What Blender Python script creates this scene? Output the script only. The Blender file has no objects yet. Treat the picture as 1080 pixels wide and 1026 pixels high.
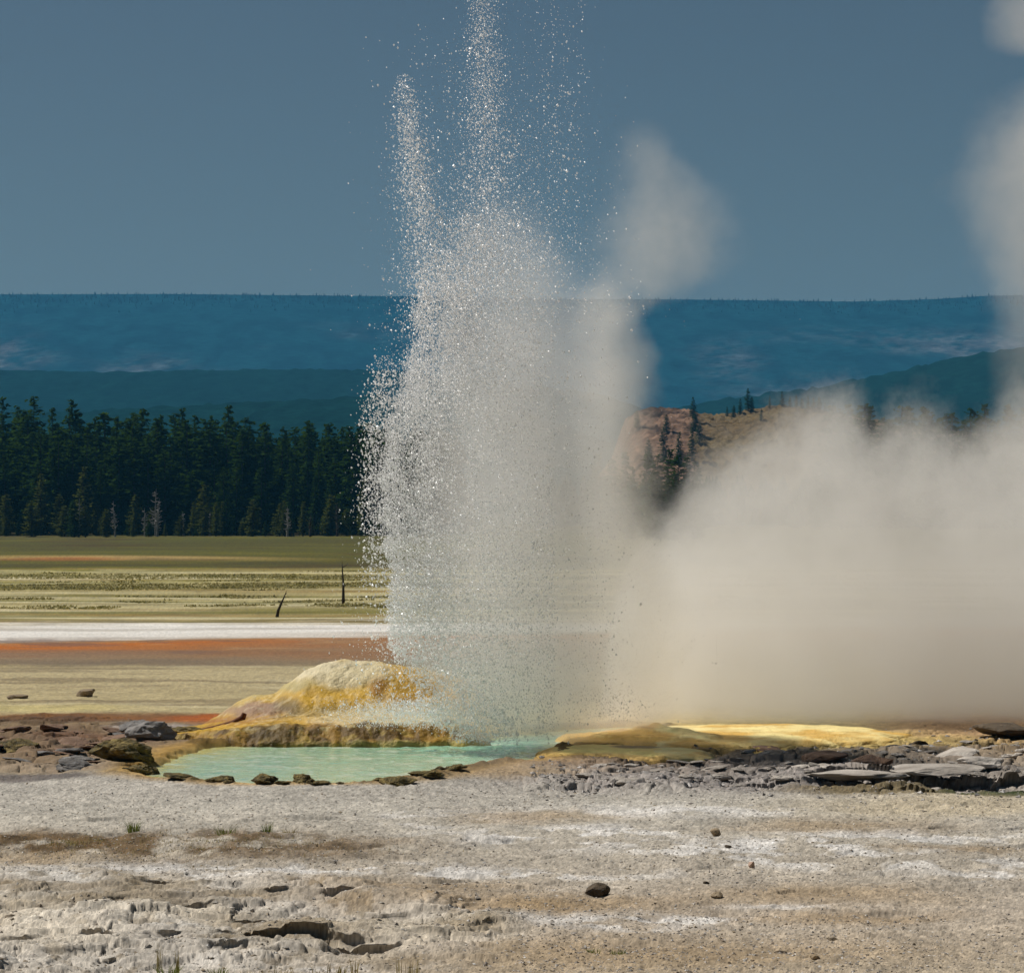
import bpy, math, random
import numpy as np
from mathutils import Vector

SC = bpy.context.scene
COL = SC.collection
R = math.radians
rng = np.random.default_rng(7)
random.seed(7)

# ------------------------------------------------------------------ camera
F = 3600.0            # focal length in photograph pixels (1080 wide)
CAMH = 4.5            # eye height above the sinter flat
HOR = 533.0           # row of the eye-level horizon
def gx(px, d): return (px - 540.0) / F * d
def gz(py, d): return CAMH + (HOR - py) / F * d
def gd(py): return F * CAMH / (py - HOR)
def W(px, py):
    d = gd(py); return gx(px, d), d

cam = bpy.data.cameras.new('camera')
cam.sensor_width = 36.0
cam.lens = 36.0 * F / 1080.0
cam.clip_start = 0.5
cam.clip_end = 30000
co = bpy.data.objects.new('camera', cam)
COL.objects.link(co)
co.location = (0, 0, CAMH)
co.rotation_euler = (R(90) + math.atan((HOR - 513.0) / F), 0, 0)
SC.camera = co

# ------------------------------------------------------------------ render settings
SC.view_settings.view_transform = 'Standard'
SC.view_settings.look = 'None'
SC.view_settings.exposure = 0.0
SC.view_settings.gamma = 1.0
try:
    cy = SC.cycles
    cy.use_denoising = True
    cy.max_bounces = 7
    cy.diffuse_bounces = 1
    cy.glossy_bounces = 1
    cy.transmission_bounces = 3
    cy.volume_bounces = 6
    cy.transparent_max_bounces = 32
    cy.sample_clamp_indirect = 4.0
    cy.volume_max_steps = 128
    cy.use_adaptive_sampling = True; cy.adaptive_threshold = 0.02; cy.adaptive_min_samples = 16
except Exception as e:
    print('cycles settings', e)

# ------------------------------------------------------------------ helpers: numpy noise
_TAB = np.random.default_rng(99).random((513, 513)).astype(np.float32)
_TAB[512] = _TAB[0]; _TAB[:, 512] = _TAB[:, 0]
_FLAT = _TAB.ravel()
def vnoise(x, y, seed=0):
    x = np.asarray(x, np.float32); y = np.asarray(y, np.float32)
    ix = np.floor(x); iy = np.floor(y)
    fx = x - ix; fy = y - iy
    ix = (ix.astype(np.int32) + seed * 101) & 511; iy = (iy.astype(np.int32) + seed * 37) & 511
    ux = fx * fx * (3 - 2 * fx); uy = fy * fy * (3 - 2 * fy)
    k = iy * 513 + ix
    a = _FLAT[k]; b = _FLAT[k + 1]; c = _FLAT[k + 513]; d = _FLAT[k + 514]
    return (a + (b - a) * ux) * (1 - uy) + (c + (d - c) * ux) * uy
def fbm(x, y, octv=4, seed=0, gain=0.5, lac=2.03):
    s = 0.0; a = 1.0; t = 0.0
    for o in range(octv):
        s = s + a * (vnoise(x, y, seed + 17 * o) * 2 - 1); t += a
        a *= gain; x = x * lac + 13.7; y = y * lac + 7.3
    return s / t
def sstep(a, b, x):
    t = np.clip((x - a) / (b - a), 0, 1); return t * t * (3 - 2 * t)
def mix(a, b, t): return a + (b - a) * t

# ------------------------------------------------------------------ helpers: meshes
def mesh_np(name, V, F4=None, F3=None, smooth=False):
    me = bpy.data.meshes.new(name)
    V = np.asarray(V, np.float32)
    loops = []; starts = []; n = 0
    if F4 is not None and len(F4):
        F4 = np.asarray(F4, np.int32); loops.append(F4.ravel()); starts.append(np.arange(len(F4)) * 4); n = len(F4) * 4
    if F3 is not None and len(F3):
        F3 = np.asarray(F3, np.int32); loops.append(F3.ravel()); starts.append(n + np.arange(len(F3)) * 3)
    L = np.concatenate(loops); S = np.concatenate(starts)
    me.vertices.add(len(V)); me.vertices.foreach_set('co', V.ravel())
    me.loops.add(len(L)); me.loops.foreach_set('vertex_index', L.astype(np.int32))
    me.polygons.add(len(S)); me.polygons.foreach_set('loop_start', S.astype(np.int32))
    me.update(calc_edges=True)
    me.polygons.foreach_set('use_smooth', np.full(len(S), smooth))
    me.update()
    return me
def add_col(me, C, name='tint'):
    a = me.color_attributes.new(name, 'FLOAT_COLOR', 'POINT')
    C = np.asarray(C, np.float32)
    if C.shape[1] == 3: C = np.hstack([C, np.ones((len(C), 1), np.float32)])
    a.data.foreach_set('color', C.ravel())
def obj(name, me, mat=None, parent=None, loc=(0, 0, 0), rz=0.0):
    o = bpy.data.objects.new(name, me); COL.objects.link(o)
    if me is not None and mat is not None and len(me.materials) == 0: me.materials.append(mat)
    o.location = loc; o.rotation_euler = (0, 0, rz)
    if parent is not None: o.parent = parent
    return o
def tag(o, label=None, cat=None, group=None, kind=None):
    if label: o['label'] = label
    if cat: o['category'] = cat
    if group: o['group'] = group
    if kind: o['kind'] = kind
    return o
def grid_faces(nr, nc):
    i = np.arange(nr - 1)[:, None] * nc + np.arange(nc - 1)[None, :]
    return np.stack([i, i + 1, i + nc + 1, i + nc], -1).reshape(-1, 4)

# ------------------------------------------------------------------ helpers: materials
def new_mat(name):
    m = bpy.data.materials.new(name); m.use_nodes = True
    nt = m.node_tree; nt.nodes.clear()
    out = nt.nodes.new('ShaderNodeOutputMaterial')
    return m, nt, out
def N(nt, t, **kw):
    n = nt.nodes.new(t)
    for k, v in kw.items():
        if k.startswith('i_'): n.inputs[k[2:].replace('_', ' ')].default_value = v
        else: setattr(n, k, v)
    return n
def M(nt, op, a, b=None, c=None, clamp=False):
    n = nt.nodes.new('ShaderNodeMath'); n.operation = op; n.use_clamp = clamp
    for i, v in enumerate((a, b, c)):
        if v is None: continue
        if isinstance(v, (int, float)): n.inputs[i].default_value = v
        else: nt.links.new(v, n.inputs[i])
    return n.outputs[0]
def tinted(name, amt=0.25, scale=8.0, detail=6.0, rough=0.9, bump=0.3, bscale=30.0, bdist=0.02, spec=0.25, fine=(0.0, 1.0)):
    """surface whose colour comes from the mesh's tint attribute, broken up by noise"""
    m, nt, out = new_mat(name)
    at = N(nt, 'ShaderNodeAttribute', attribute_name='tint')
    tc = N(nt, 'ShaderNodeTexCoord')
    n1 = N(nt, 'ShaderNodeTexNoise'); n1.inputs['Scale'].default_value = scale; n1.inputs['Detail'].default_value = detail; n1.inputs['Roughness'].default_value = 0.7
    nt.links.new(tc.outputs['Object'], n1.inputs['Vector'])
    mr = N(nt, 'ShaderNodeMapRange'); mr.inputs['From Min'].default_value = 0.3; mr.inputs['From Max'].default_value = 0.7
    mr.inputs['To Min'].default_value = 1 - amt; mr.inputs['To Max'].default_value = 1 + amt
    nt.links.new(n1.outputs['Fac'], mr.inputs['Value'])
    vm = N(nt, 'ShaderNodeVectorMath', operation='SCALE')
    nt.links.new(at.outputs['Color'], vm.inputs[0]); nt.links.new(mr.outputs[0], vm.inputs['Scale'])
    p = N(nt, 'ShaderNodeBsdfPrincipled'); p.inputs['Roughness'].default_value = rough; p.inputs['Specular IOR Level'].default_value = spec
    nt.links.new(vm.outputs[0], p.inputs['Base Color'])
    if bump > 0:
        n2 = N(nt, 'ShaderNodeTexNoise'); n2.inputs['Scale'].default_value = bscale; n2.inputs['Detail'].default_value = 4
        nt.links.new(tc.outputs['Object'], n2.inputs['Vector'])
        b = N(nt, 'ShaderNodeBump'); b.inputs['Strength'].default_value = bump; b.inputs['Distance'].default_value = bdist
        nt.links.new(n2.outputs['Fac'], b.inputs['Height']); nt.links.new(b.outputs[0], p.inputs['Normal'])
    nt.links.new(p.outputs[0], out.inputs['Surface'])
    return m
def noisy(name, c1, c2, scale=4.0, rough=0.85, bump=0.3, bscale=20.0, bdist=0.02, spec=0.25, lo=0.35, hi=0.65, per_object=0.0, c3=None):
    """two or three colours blended by noise, with bump; optional variation per object"""
    m, nt, out = new_mat(name)
    tc = N(nt, 'ShaderNodeTexCoord')
    n1 = N(nt, 'ShaderNodeTexNoise'); n1.inputs['Scale'].default_value = scale; n1.inputs['Detail'].default_value = 5; n1.inputs['Roughness'].default_value = 0.65
    vec = tc.outputs['Object']
    if per_object:
        oi = N(nt, 'ShaderNodeObjectInfo'); ad = N(nt, 'ShaderNodeVectorMath', operation='ADD')
        sc = N(nt, 'ShaderNodeVectorMath', operation='SCALE'); sc.inputs[0].default_value = (37, 53, 71); nt.links.new(oi.outputs['Random'], sc.inputs['Scale'])
        nt.links.new(vec, ad.inputs[0]); nt.links.new(sc.outputs[0], ad.inputs[1]); vec = ad.outputs[0]
    nt.links.new(vec, n1.inputs['Vector'])
    cr = N(nt, 'ShaderNodeValToRGB')
    cr.color_ramp.elements[0].position = lo; cr.color_ramp.elements[0].color = (*c1, 1)
    cr.color_ramp.elements[1].position = hi; cr.color_ramp.elements[1].color = (*c2, 1)
    if c3:
        e = cr.color_ramp.elements.new((lo + hi) / 2); e.color = (*c3, 1)
    nt.links.new(n1.outputs['Fac'], cr.inputs['Fac'])
    colr = cr.outputs['Color']
    if per_object:
        mr = N(nt, 'ShaderNodeMapRange'); mr.inputs['To Min'].default_value = 1 - per_object; mr.inputs['To Max'].default_value = 1 + per_object
        nt.links.new(oi.outputs['Random'], mr.inputs['Value'])
        vm = N(nt, 'ShaderNodeVectorMath', operation='SCALE'); nt.links.new(colr, vm.inputs[0]); nt.links.new(mr.outputs[0], vm.inputs['Scale']); colr = vm.outputs[0]
    p = N(nt, 'ShaderNodeBsdfPrincipled'); p.inputs['Roughness'].default_value = rough; p.inputs['Specular IOR Level'].default_value = spec
    nt.links.new(colr, p.inputs['Base Color'])
    if bump > 0:
        n2 = N(nt, 'ShaderNodeTexNoise'); n2.inputs['Scale'].default_value = bscale; n2.inputs['Detail'].default_value = 5
        nt.links.new(vec, n2.inputs['Vector'])
        b = N(nt, 'ShaderNodeBump'); b.inputs['Strength'].default_value = bump; b.inputs['Distance'].default_value = bdist
        nt.links.new(n2.outputs['Fac'], b.inputs['Height']); nt.links.new(b.outputs[0], p.inputs['Normal'])
    nt.links.new(p.outputs[0], out.inputs['Surface'])
    return m

def leafy(name, c1, c2):
    """thin blades that let the light through"""
    m, nt, out = new_mat(name); tc = N(nt, 'ShaderNodeTexCoord'); nz = N(nt, 'ShaderNodeTexNoise'); nz.inputs['Scale'].default_value = .6; nt.links.new(tc.outputs['Object'], nz.inputs['Vector'])
    cr = N(nt, 'ShaderNodeValToRGB'); cr.color_ramp.elements[0].position = .35; cr.color_ramp.elements[1].position = .65; cr.color_ramp.elements[0].color = (*c1, 1); cr.color_ramp.elements[1].color = (*c2, 1)
    nt.links.new(nz.outputs['Fac'], cr.inputs['Fac']); df = N(nt, 'ShaderNodeBsdfDiffuse'); tl = N(nt, 'ShaderNodeBsdfTranslucent'); mx_ = N(nt, 'ShaderNodeMixShader')
    nt.links.new(cr.outputs[0], df.inputs[0]); nt.links.new(cr.outputs[0], tl.inputs[0]); nt.links.new(df.outputs[0], mx_.inputs[1]); nt.links.new(tl.outputs[0], mx_.inputs[2]); nt.links.new(mx_.outputs[0], out.inputs['Surface'])
    return m

# ------------------------------------------------------------------ sky and sun
SUN_AZ, SUN_EL = R(-60), R(50)          # beyond the geyser, to its left
w = bpy.data.worlds.new('World'); SC.world = w; w.use_nodes = True
nt = w.node_tree; nt.nodes.clear()
wo = N(nt, 'ShaderNodeOutputWorld'); bg = N(nt, 'ShaderNodeBackground')
sky = N(nt, 'ShaderNodeTexSky', sky_type='NISHITA')
sky.sun_disc = False; sky.sun_elevation = SUN_EL; sky.sun_rotation = SUN_AZ
sky.altitude = 2200; sky.air_density = 1.0; sky.dust_density = 2.0; sky.ozone_density = 2.0
tn = N(nt, 'ShaderNodeMix', data_type='RGBA', blend_type='MULTIPLY'); tn.inputs[0].default_value = 1.0; tn.inputs[7].default_value = (0.62, 0.58, 0.51, 1)
nt.links.new(sky.outputs[0], tn.inputs[6]); nt.links.new(tn.outputs[2], bg.inputs['Color']); bg.inputs['Strength'].default_value = 0.05
nt.links.new(bg.outputs[0], wo.inputs['Surface'])
sl = bpy.data.lights.new('sun', 'SUN'); sl.energy = 4.8; sl.angle = R(0.5); sl.color = (1.0, 0.965, 0.91)
so = bpy.data.objects.new('sun', sl); COL.objects.link(so)
sdir = Vector((math.sin(SUN_AZ) * math.cos(SUN_EL), math.cos(SUN_AZ) * math.cos(SUN_EL), math.sin(SUN_EL)))
so.rotation_euler = sdir.to_track_quat('Z', 'Y').to_euler(); so.location = (-40, 60, 80)

# ------------------------------------------------------------------ air
HAZE_D = 0.80e-4
m_haze, nt, out = new_mat('smoky_air')
pv = N(nt, 'ShaderNodeVolumePrincipled')
pv.inputs['Color'].default_value = (0.11, 0.45, 0.81, 1); pv.inputs['Density'].default_value = HAZE_D; pv.inputs['Anisotropy'].default_value = 0.1
nt.links.new(pv.outputs[0], out.inputs['Volume'])
hx, hy0, hy1, hz0, hz1 = 4200.0, -300.0, 7000.0, -12.0, 404.0
V = [(-hx, hy0, hz0), (hx, hy0, hz0), (hx, hy1, hz0), (-hx, hy1, hz0), (-hx, hy0, hz1), (hx, hy0, hz1), (hx, hy1, hz1), (-hx, hy1, hz1)]
Fq = [(0, 3, 2, 1), (4, 5, 6, 7), (0, 1, 5, 4), (1, 2, 6, 5), (2, 3, 7, 6), (3, 0, 4, 7)]
tag(obj('haze', mesh_np('haze', V, Fq), m_haze), kind='stuff', label='thin blue smoky air between the flat and the far ridge', cat='haze')

def lin(r, g, b):
    c = np.array([r, g, b], float) / 255.0
    return np.where(c <= 0.04045, c / 12.92, ((c + 0.055) / 1.055) ** 2.4)

# ------------------------------------------------------------------ the sinter flat: one sheet to the horizon
def poly_sd(x, y, poly):
    """signed distance to a closed outline (negative inside)"""
    P = np.array(poly, float); n = len(P)
    best = np.full(x.shape, 1e9); inside = np.zeros(x.shape, bool)
    for i in range(n):
        ax, ay = P[i]; bx, by = P[(i + 1) % n]
        ex, ey = bx - ax, by - ay
        t = np.clip(((x - ax) * ex + (y - ay) * ey) / (ex * ex + ey * ey + 1e-12), 0, 1)
        best = np.minimum(best, np.hypot(x - ax - t * ex, y - ay - t * ey))
        c = ((ay > y) != (by > y)) & (x < (bx - ax) * (y - ay) / (by - ay + 1e-12) + ax)
        inside ^= c
    return np.where(inside, -best, best)

POOL_PX = [(140, 816), (165, 803), (190, 795), (215, 787), (300, 781), (420, 779), (500, 777), (560, 772), (615, 767), (660, 765), (690, 767),
           (650, 774), (612, 783), (582, 792), (585, 799), (560, 803), (515, 808), (480, 813), (440, 822), (390, 827), (330, 828), (270, 829), (215, 826), (165, 823)]
POOL = [W(*p) for p in POOL_PX]

rows = np.concatenate([np.arange(5, 30, 1.0), np.arange(30, 58, 0.055), np.arange(58, 82, 0.085), np.arange(82, 140, 0.3),
                       140 * 1.012 ** np.arange(0, 342)])
rows = rows[rows < 6900]
half = 0.27
inner = np.linspace(-half, half, 1500)
outer = half * 1.06 ** np.arange(1, 34)
cols = np.concatenate([-outer[::-1], inner, outer])
NR, NC = len(rows), len(cols)
Y = np.repeat(rows[:, None], NC, 1); X = np.clip(cols[None, :] * rows[:, None], -4100, 4100)
PX = 540 + F * cols[None, :] + 0 * Y; PY = HOR + F * CAMH / Y
near = rows < 90

def scarp(Z, x0, y0, wd, h, ln=0.8, lip=0.25, seed=0, edge=0.09, wig=1.0, ov=None):
    """a broken step in the crust: it drops towards the viewer's side and heals over ln metres"""
    r = np.where((rows > y0 - 4.5 * ln - 0.6) & (rows < y0 + 1.4))[0]
    if len(r) == 0: return
    c0, c1 = np.searchsorted(cols, [(x0 - wd * .55) / (y0), (x0 + wd * .55) / (y0)])
    c0 = max(c0 - 3, 0); c1 = min(c1 + 3, NC)
    if c1 - c0 < 2: return
    s = np.s_[r[0]:r[-1] + 1, c0:c1]
    x, y = X[s], Y[s]
    t = (x - x0) / (wd / 2)
    prof = np.clip(1 - np.abs(t) ** 1.7, 0, 1) * (0.35 + 1.1 * vnoise(x * 2.2, y * 1.5 + seed, seed))
    yl = y0 + wig * (0.45 * fbm(x * 0.9, x * 0 + seed, 3, seed) + 0.07 * fbm(x * 3.0, x * 0 + seed, 2, seed + 3))
    d = yl - y
    dn = np.maximum(d, 0)
    drop = h * prof * sstep(-edge * 0.4, edge, d) * np.exp(-(dn / ln) ** 2)
    if ov is None: ov = 1.9 * h
    YO[s] -= ov * prof * np.exp(-np.maximum(-d, 0) / 0.35) * (1 - sstep(-edge * 0.6, edge * 0.3, d))
    up = lip * h * prof * np.exp(-np.maximum(-d, 0) / 0.5) * (1 - sstep(-edge * 0.4, edge, d))
    Z[s] += up - drop

Z = np.zeros_like(X); YO = np.zeros_like(X)
xn, yn = X[near], Y[near]
zn = 0.09 * fbm(xn * 0.22, yn * 0.13, 3, 1) + 0.05 * fbm(xn * 0.9, yn * 0.5, 4, 2) + 0.022 * fbm(xn * 4, yn * 2.2, 4, 3)
Z[near] = zn
far = ~near
Z[far] = 0.10 * fbm(X[far] * 0.03, Y[far] * 0.03, 4, 5) * np.clip((Y[far] - 80) / 60, 0.6, 3)
# zones on the sheet
pxw = PX[near] + 26 * fbm(xn * 0.6, yn * 0.4, 4, 11); pyw = PY[near] + 7 * fbm(xn * 0.5, yn * 0.45, 4, 12)
def blob(px, py, rx, ry, soft=0.5):
    q = np.sqrt(((pxw - px) / rx) ** 2 + ((pyw - py) / ry) ** 2)
    return 1 - sstep(1 - soft, 1 + soft, q)
crust = np.maximum.reduce([blob(180, 965, 330, 42, .25), blob(420, 975, 140, 36, .3), blob(90, 1000, 260, 30, .3), blob(60, 945, 200, 22, .3)])
# layered crust: rounded lumps broken into low steps
lay = fbm(xn * 0.55, yn * 0.42, 3, 21, .4) * 3.0
st = np.floor(lay) + sstep(0.42, 0.58, lay - np.floor(lay))
Z[near] += crust * (0.026 * st + 0.03 * fbm(xn * 1.4, yn * 1.0, 4, 22) + 0.04)
lump = np.abs(fbm(xn * 2.6, yn * 1.5, 3, 23))
for k_, (fx_, fy_, nn, hh_) in enumerate([(.9, .75, 3.0, .022), (2.3, 1.7, 2.4, .012)]):
    l_ = fbm(xn * fx_, yn * fy_, 2, 24 + k_ * 5, .4) * nn; l_ = np.floor(l_) + sstep(.44, .56, l_ - np.floor(l_))
    Z[near] += l_ * hh_ * (crust * 1.0 + .22)
Z[near] += crust * (-0.025) * (1 - sstep(0.0, 0.07, lump))           # cracks between lumps
rub = np.maximum.reduce([blob(860, 806, 320, 26, .3), blob(1050, 790, 140, 30, .3), blob(1200, 800, 180, 30, .4), blob(700, 822, 160, 13, .4)])
lay2 = fbm(xn * 0.8, yn * 0.35, 3, 31, .4) * 3
st2 = np.floor(lay2) + sstep(0.4, 0.6, lay2 - np.floor(lay2))
Z[near] += rub * (0.03 * st2 + 0.04 + 0.03 * fbm(xn * 2.5, yn * 1.2, 3, 32))
lshelf = np.maximum(blob(60, 790, 130, 24, .3), blob(20, 770, 160, 14, .4))
Z[near] += lshelf * (0.05 * st2 + 0.04 + 0.06 * fbm(xn * 2.0, yn * 1.0, 4, 33))
def plates(x, y, cx_, cy_, seed):
    """broken plates: gap to the plate's edge, its own random numbers, place within it"""
    u = x / cx_ + .5 * fbm(x * 1.1, y * .9, 3, seed); v = y / cy_ + .5 * fbm(x * 1.0, y * .8, 3, seed + 1)
    iu, iv = np.floor(u), np.floor(v); f1 = np.full(x.shape, 9.0); f2 = f1.copy(); best = [np.zeros(x.shape) for _ in range(5)]
    for a_ in (-1, 0, 1):
        for b_ in (-1, 0, 1):
            ci, cj = iu + a_, iv + b_
            du = u - (ci + .1 + .8 * vnoise(ci, cj, seed + 2)); dv = v - (cj + .1 + .8 * vnoise(ci, cj, seed + 3)); dd = np.hypot(du, dv)
            nb = dd < f1; f2 = np.where(nb, f1, np.minimum(f2, dd)); f1 = np.where(nb, dd, f1)
            for i_, val in enumerate((vnoise(ci, cj, seed + 4), vnoise(ci, cj, seed + 5) - .5, vnoise(ci, cj, seed + 6) - .5, du, dv)): best[i_] = np.where(nb, val, best[i_])
    return f2 - f1, best
def lay_plates(mask, cx_, cy_, seed, hh, tilt, gap, gw):
    k_ = mask > .01; x, y = xn[k_], yn[k_]
    e, (h1, t1_, t2_, du, dv) = plates(x, y, cx_, cy_, seed)
    z_ = hh * (h1 - .5) + tilt * (du * t1_ + dv * t2_) - gap * (1 - sstep(0, gw, e))
    zz_ = Z[near]; zz_[k_] += z_ * np.clip(mask[k_] * 1.2, 0, 1); Z[near] = zz_
lay_plates(crust * (0.35 + 0.65 * sstep(-.2, .2, fbm(xn * .5, yn * .4, 3, 27))), .80, 1.1, 811, .034, .055, .028, .035)
lay_plates(crust, 2.2, 1.9, 821, .05, .07, .03, .025)
lay_plates(rub, .42, .70, 831, .07, .12, .05, .09)
lay_plates(rub, 1.3, 1.3, 841, .09, .12, .05, .05)
lay_plates(lshelf, .5, .7, 851, .10, .2, .05, .08)
soil = np.maximum.reduce([blob(190, 893, 230, 17, .35), blob(20, 892, 120, 14, .4), blob(330, 900, 90, 12, .5)])
Z[near] += soil * 0.045 * (fbm(xn * 3.5, yn * 2.2, 3, 34) + 0.4)
brown = np.maximum.reduce([blob(540, 945, 130, 13, .5), blob(420, 930, 130, 14, .5)])
# far meadow and terraces beyond the pool
back = (Y[near] > 66)
Z[near] = np.where(back, Z[near] * 0.55, Z[near])

# the hot pool's basin
sd = np.full_like(X, 9.0)
rr = np.where((rows > 50) & (rows < 74))[0]; sl_ = np.s_[rr[0]:rr[-1] + 1, :]
sdn = poly_sd(X[sl_], Y[sl_], POOL) + 0.22 * fbm(X[sl_] * 1.6, Y[sl_] * 0.9, 4, 41)
sd[sl_] = sdn
ring = np.clip(1 - sstep(0.5, 2.2, sd), 0, 1)
Z = Z * (1 - 0.75 * ring) + 0.06 * ring
Z -= 0.42 * (1 - sstep(-0.55, 0.12, sd))
rimm = np.clip(1 - np.abs(sd - .22) / .26, 0, 1); Z += rimm * .13 * np.clip(fbm(X * 1.4, Y * .8, 4, 42) + .15, 0, 1)
# shaded hollows and broken steps (pixel of the lip, width in px, height in m)
def sc(px, py, wpx, h, ln=0.8, lip=0.25, seed=0, edge=0.10, wig=1.0, ov=None):
    h *= 0.55; x0, y0 = W(px, py); scarp(Z, x0, y0, wpx / F * y0, h, ln, lip, seed, edge, wig, ov)
for k, a in enumerate([(320, 989, 230, .23, .6, .25), (240, 1000, 60, .16, .4, .2), (385, 991, 90, .20, .5, .2), (168, 935, 56, .13, .3), (290, 940, 46, .12, .3), (355, 941, 60, .10, .4),
                       (312, 931, 22, .09, .3), (350, 935, 26, .08, .3), (180, 978, 46, .15, .35), (100, 985, 60, .14, .4), (20, 985, 50, .14, .4), (60, 1003, 60, .10, .4),
                       (115, 1012, 26, .12, .3), (140, 1020, 30, .08, .3), (125, 949, 40, .08, .4), (210, 955, 80, .10, .4), (90, 928, 40, .06, .4), (515, 975, 40, .10, .35),
                       (520, 958, 60, .08, .4), (440, 970, 60, .12, .4), (500, 945, 50, .06, .3), (460, 983, 70, .10, .4), (400, 962, 120, .10, .6), (270, 965, 70, .10, .4),
                       (250, 978, 80, .12, .4), (720, 873, 50, .05, .3), (850, 905, 110, .06, .4), (975, 905, 60, .07, .3), (520, 862, 50, .05, .3), (545, 857, 36, .05, .3), (630, 868, 60, .05, .3),
                       (1060, 872, 60, .07, .3), (985, 870, 60, .06, .3)]):
    sc(*a, seed=100 + k)
# the long undercut below the rubble shelf
sc(965, 817, 250, .36, 1.5, .3, 171, .06, 1.1); sc(1075, 818, 130, .34, 1.7, .3, 172, .06, 1.0); sc(880, 823, 90, .22, 1.0, .2, 173)
for k in range(230):                         # many small broken edges over the near flat
    px = rng.uniform(-60, 1140); py = rng.choice([rng.uniform(840, 925), rng.uniform(915, 1040)])
    h = rng.uniform(.02, .055) * (1.6 if px < 520 and py > 920 else 1)
    sc(px, py, rng.uniform(30, 150), h, rng.uniform(.3, .7), .3, 200 + k, .04, 1.0, .4 * h)
for k in range(70):                          # and in the shelves beside the pool
    if k % 3 == 0: px, py = rng.uniform(-40, 170), rng.uniform(762, 812)
    else: px, py = rng.uniform(640, 1130), rng.uniform(782, 830)
    sc(px, py, rng.uniform(20, 90), rng.uniform(.05, .13), rng.uniform(.3, .8), .3, 400 + k, .05)
grit = 2.4 * fbm(xn * 13, yn * 10, 3, 45, .65)
Z[near] += grit * np.where(PY[near] > 815, 0.010 * (1 - .65 * crust), 0.006) * np.where(sd[near] < 0.2, 0.3, 1)

# ---- the colours of the ground itself
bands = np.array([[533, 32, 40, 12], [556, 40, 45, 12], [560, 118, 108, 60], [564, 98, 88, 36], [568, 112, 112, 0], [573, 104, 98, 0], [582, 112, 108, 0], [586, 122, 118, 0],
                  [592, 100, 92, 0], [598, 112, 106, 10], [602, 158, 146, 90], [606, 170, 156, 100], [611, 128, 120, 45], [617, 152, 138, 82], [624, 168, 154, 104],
                  [631, 150, 136, 80], [640, 168, 154, 108], [648, 196, 182, 138], [653, 178, 162, 112], [655, 132, 118, 66], [657.5, 214, 204, 184], [661, 238, 233, 224],
                  [667, 238, 232, 222], [671, 214, 204, 190], [673.5, 172, 126, 76], [678, 188, 104, 24], [683, 168, 108, 54], [689, 146, 122, 92], [700, 136, 118, 90],
                  [705, 156, 140, 102], [713, 184, 168, 128], [726, 174, 158, 118], [740, 182, 166, 124], [750, 186, 170, 126], [757, 150, 120, 70], [765, 138, 116, 86], [790, 138, 116, 88], [812, 146, 130, 104],
                  [822, 170, 163, 152], [850, 180, 173, 160], [900, 175, 165, 149], [960, 174, 161, 144], [1030, 176, 161, 138], [5000, 165, 150, 130]])
q = PY + np.where(PY > 700, 11, np.where(PY > 600, 6.0, 2.6)) * fbm(X * 0.055, Y * 0.13, 5, 51) + np.where(PY < 660, 2.2, 0) * fbm(X * 0.02, Y * 0.10, 3, 52) \
    + np.where((PY > 645) & (PY < 705), 3.2, 0) * fbm(X * 0.22, Y * 0.30, 4, 54) + (PX - 200) * np.where(PY < 700, 0.012, 0.0)
bl = np.stack([lin(*b[1:]) for b in bands])
C = np.stack([np.interp(q, bands[:, 0], bl[:, k]) for k in range(3)], -1)
def paint(mask, rgb, s=1.0):
    """lay a colour over the sheet where the mask says (a full mask, or a window of it)"""
    if isinstance(mask, tuple): w_, m = mask
    else: w_, m = np.s_[:, :], mask
    m = (m * s)[..., None]; C[w_] = C[w_] * (1 - m) + lin(*rgb) * m
PXC = PX[0]; PYR = PY[:, 0]
def zone(px, py, rx, ry, soft=0.5, sx=0.4, sy=0.3, seed=60, wx=26, wy=6):
    k = 1 + soft
    r = np.where(np.abs(PYR - py) < ry * k + wy)[0]; c = np.where(np.abs(PXC - px) < rx * k + wx)[0]
    w_ = np.s_[r[0]:r[-1] + 1, c[0]:c[-1] + 1]
    x, y = X[w_], Y[w_]
    p = PX[w_] + wx * fbm(x * sx, y * sy, 4, seed); qq = PY[w_] + wy * fbm(x * sx, y * sy, 4, seed + 5)
    return w_, 1 - sstep(1 - soft, 1 + soft, np.sqrt(((p - px) / rx) ** 2 + ((qq - py) / ry) ** 2))
# meadow streaks
ms = sstep(0.02, 0.35, fbm(X * 0.035, Y * 0.14, 5, 71)) * ((PY > 600) & (PY < 657))
paint(ms, (112, 108, 34), 0.75)
ms = sstep(0.0, 0.4, fbm(X * 0.16, Y * 0.16, 4, 72)) * ((PY > 600) & (PY < 652))
paint(ms, (205, 192, 140), 0.5)
mm_ = ((PY > 599) & (PY < 657))
paint(sstep(.05, .35, fbm(X * .03, Y * .30, 5, 171)) * mm_, (146, 118, 54), .7)
paint(sstep(.1, .35, fbm(X * .025, Y * .36, 5, 172)) * mm_, (96, 94, 14), .75)
paint(sstep(.1, .35, fbm(X * .03, Y * .33, 5, 173)) * mm_, (222, 210, 168), .8)
paint(zone(330, 645, 110, 4, .6, .05, .05, 73, 30, 1.5), (120, 112, 36), .8)
paint(zone(90, 589, 200, 1.6, .6, .02, .02, 74, 30, .6), (250, 210, 130), .9)
paint(zone(60, 590, 70, 1.3, .6, .02, .02, 75, 30, .6), (230, 120, 50), .8)
paint(sstep(0.1, 0.5, fbm(X * 0.02, Y * 0.05, 4, 76)) * ((PY > 562) & (PY < 600)), (122, 116, 4), .5)
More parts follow.
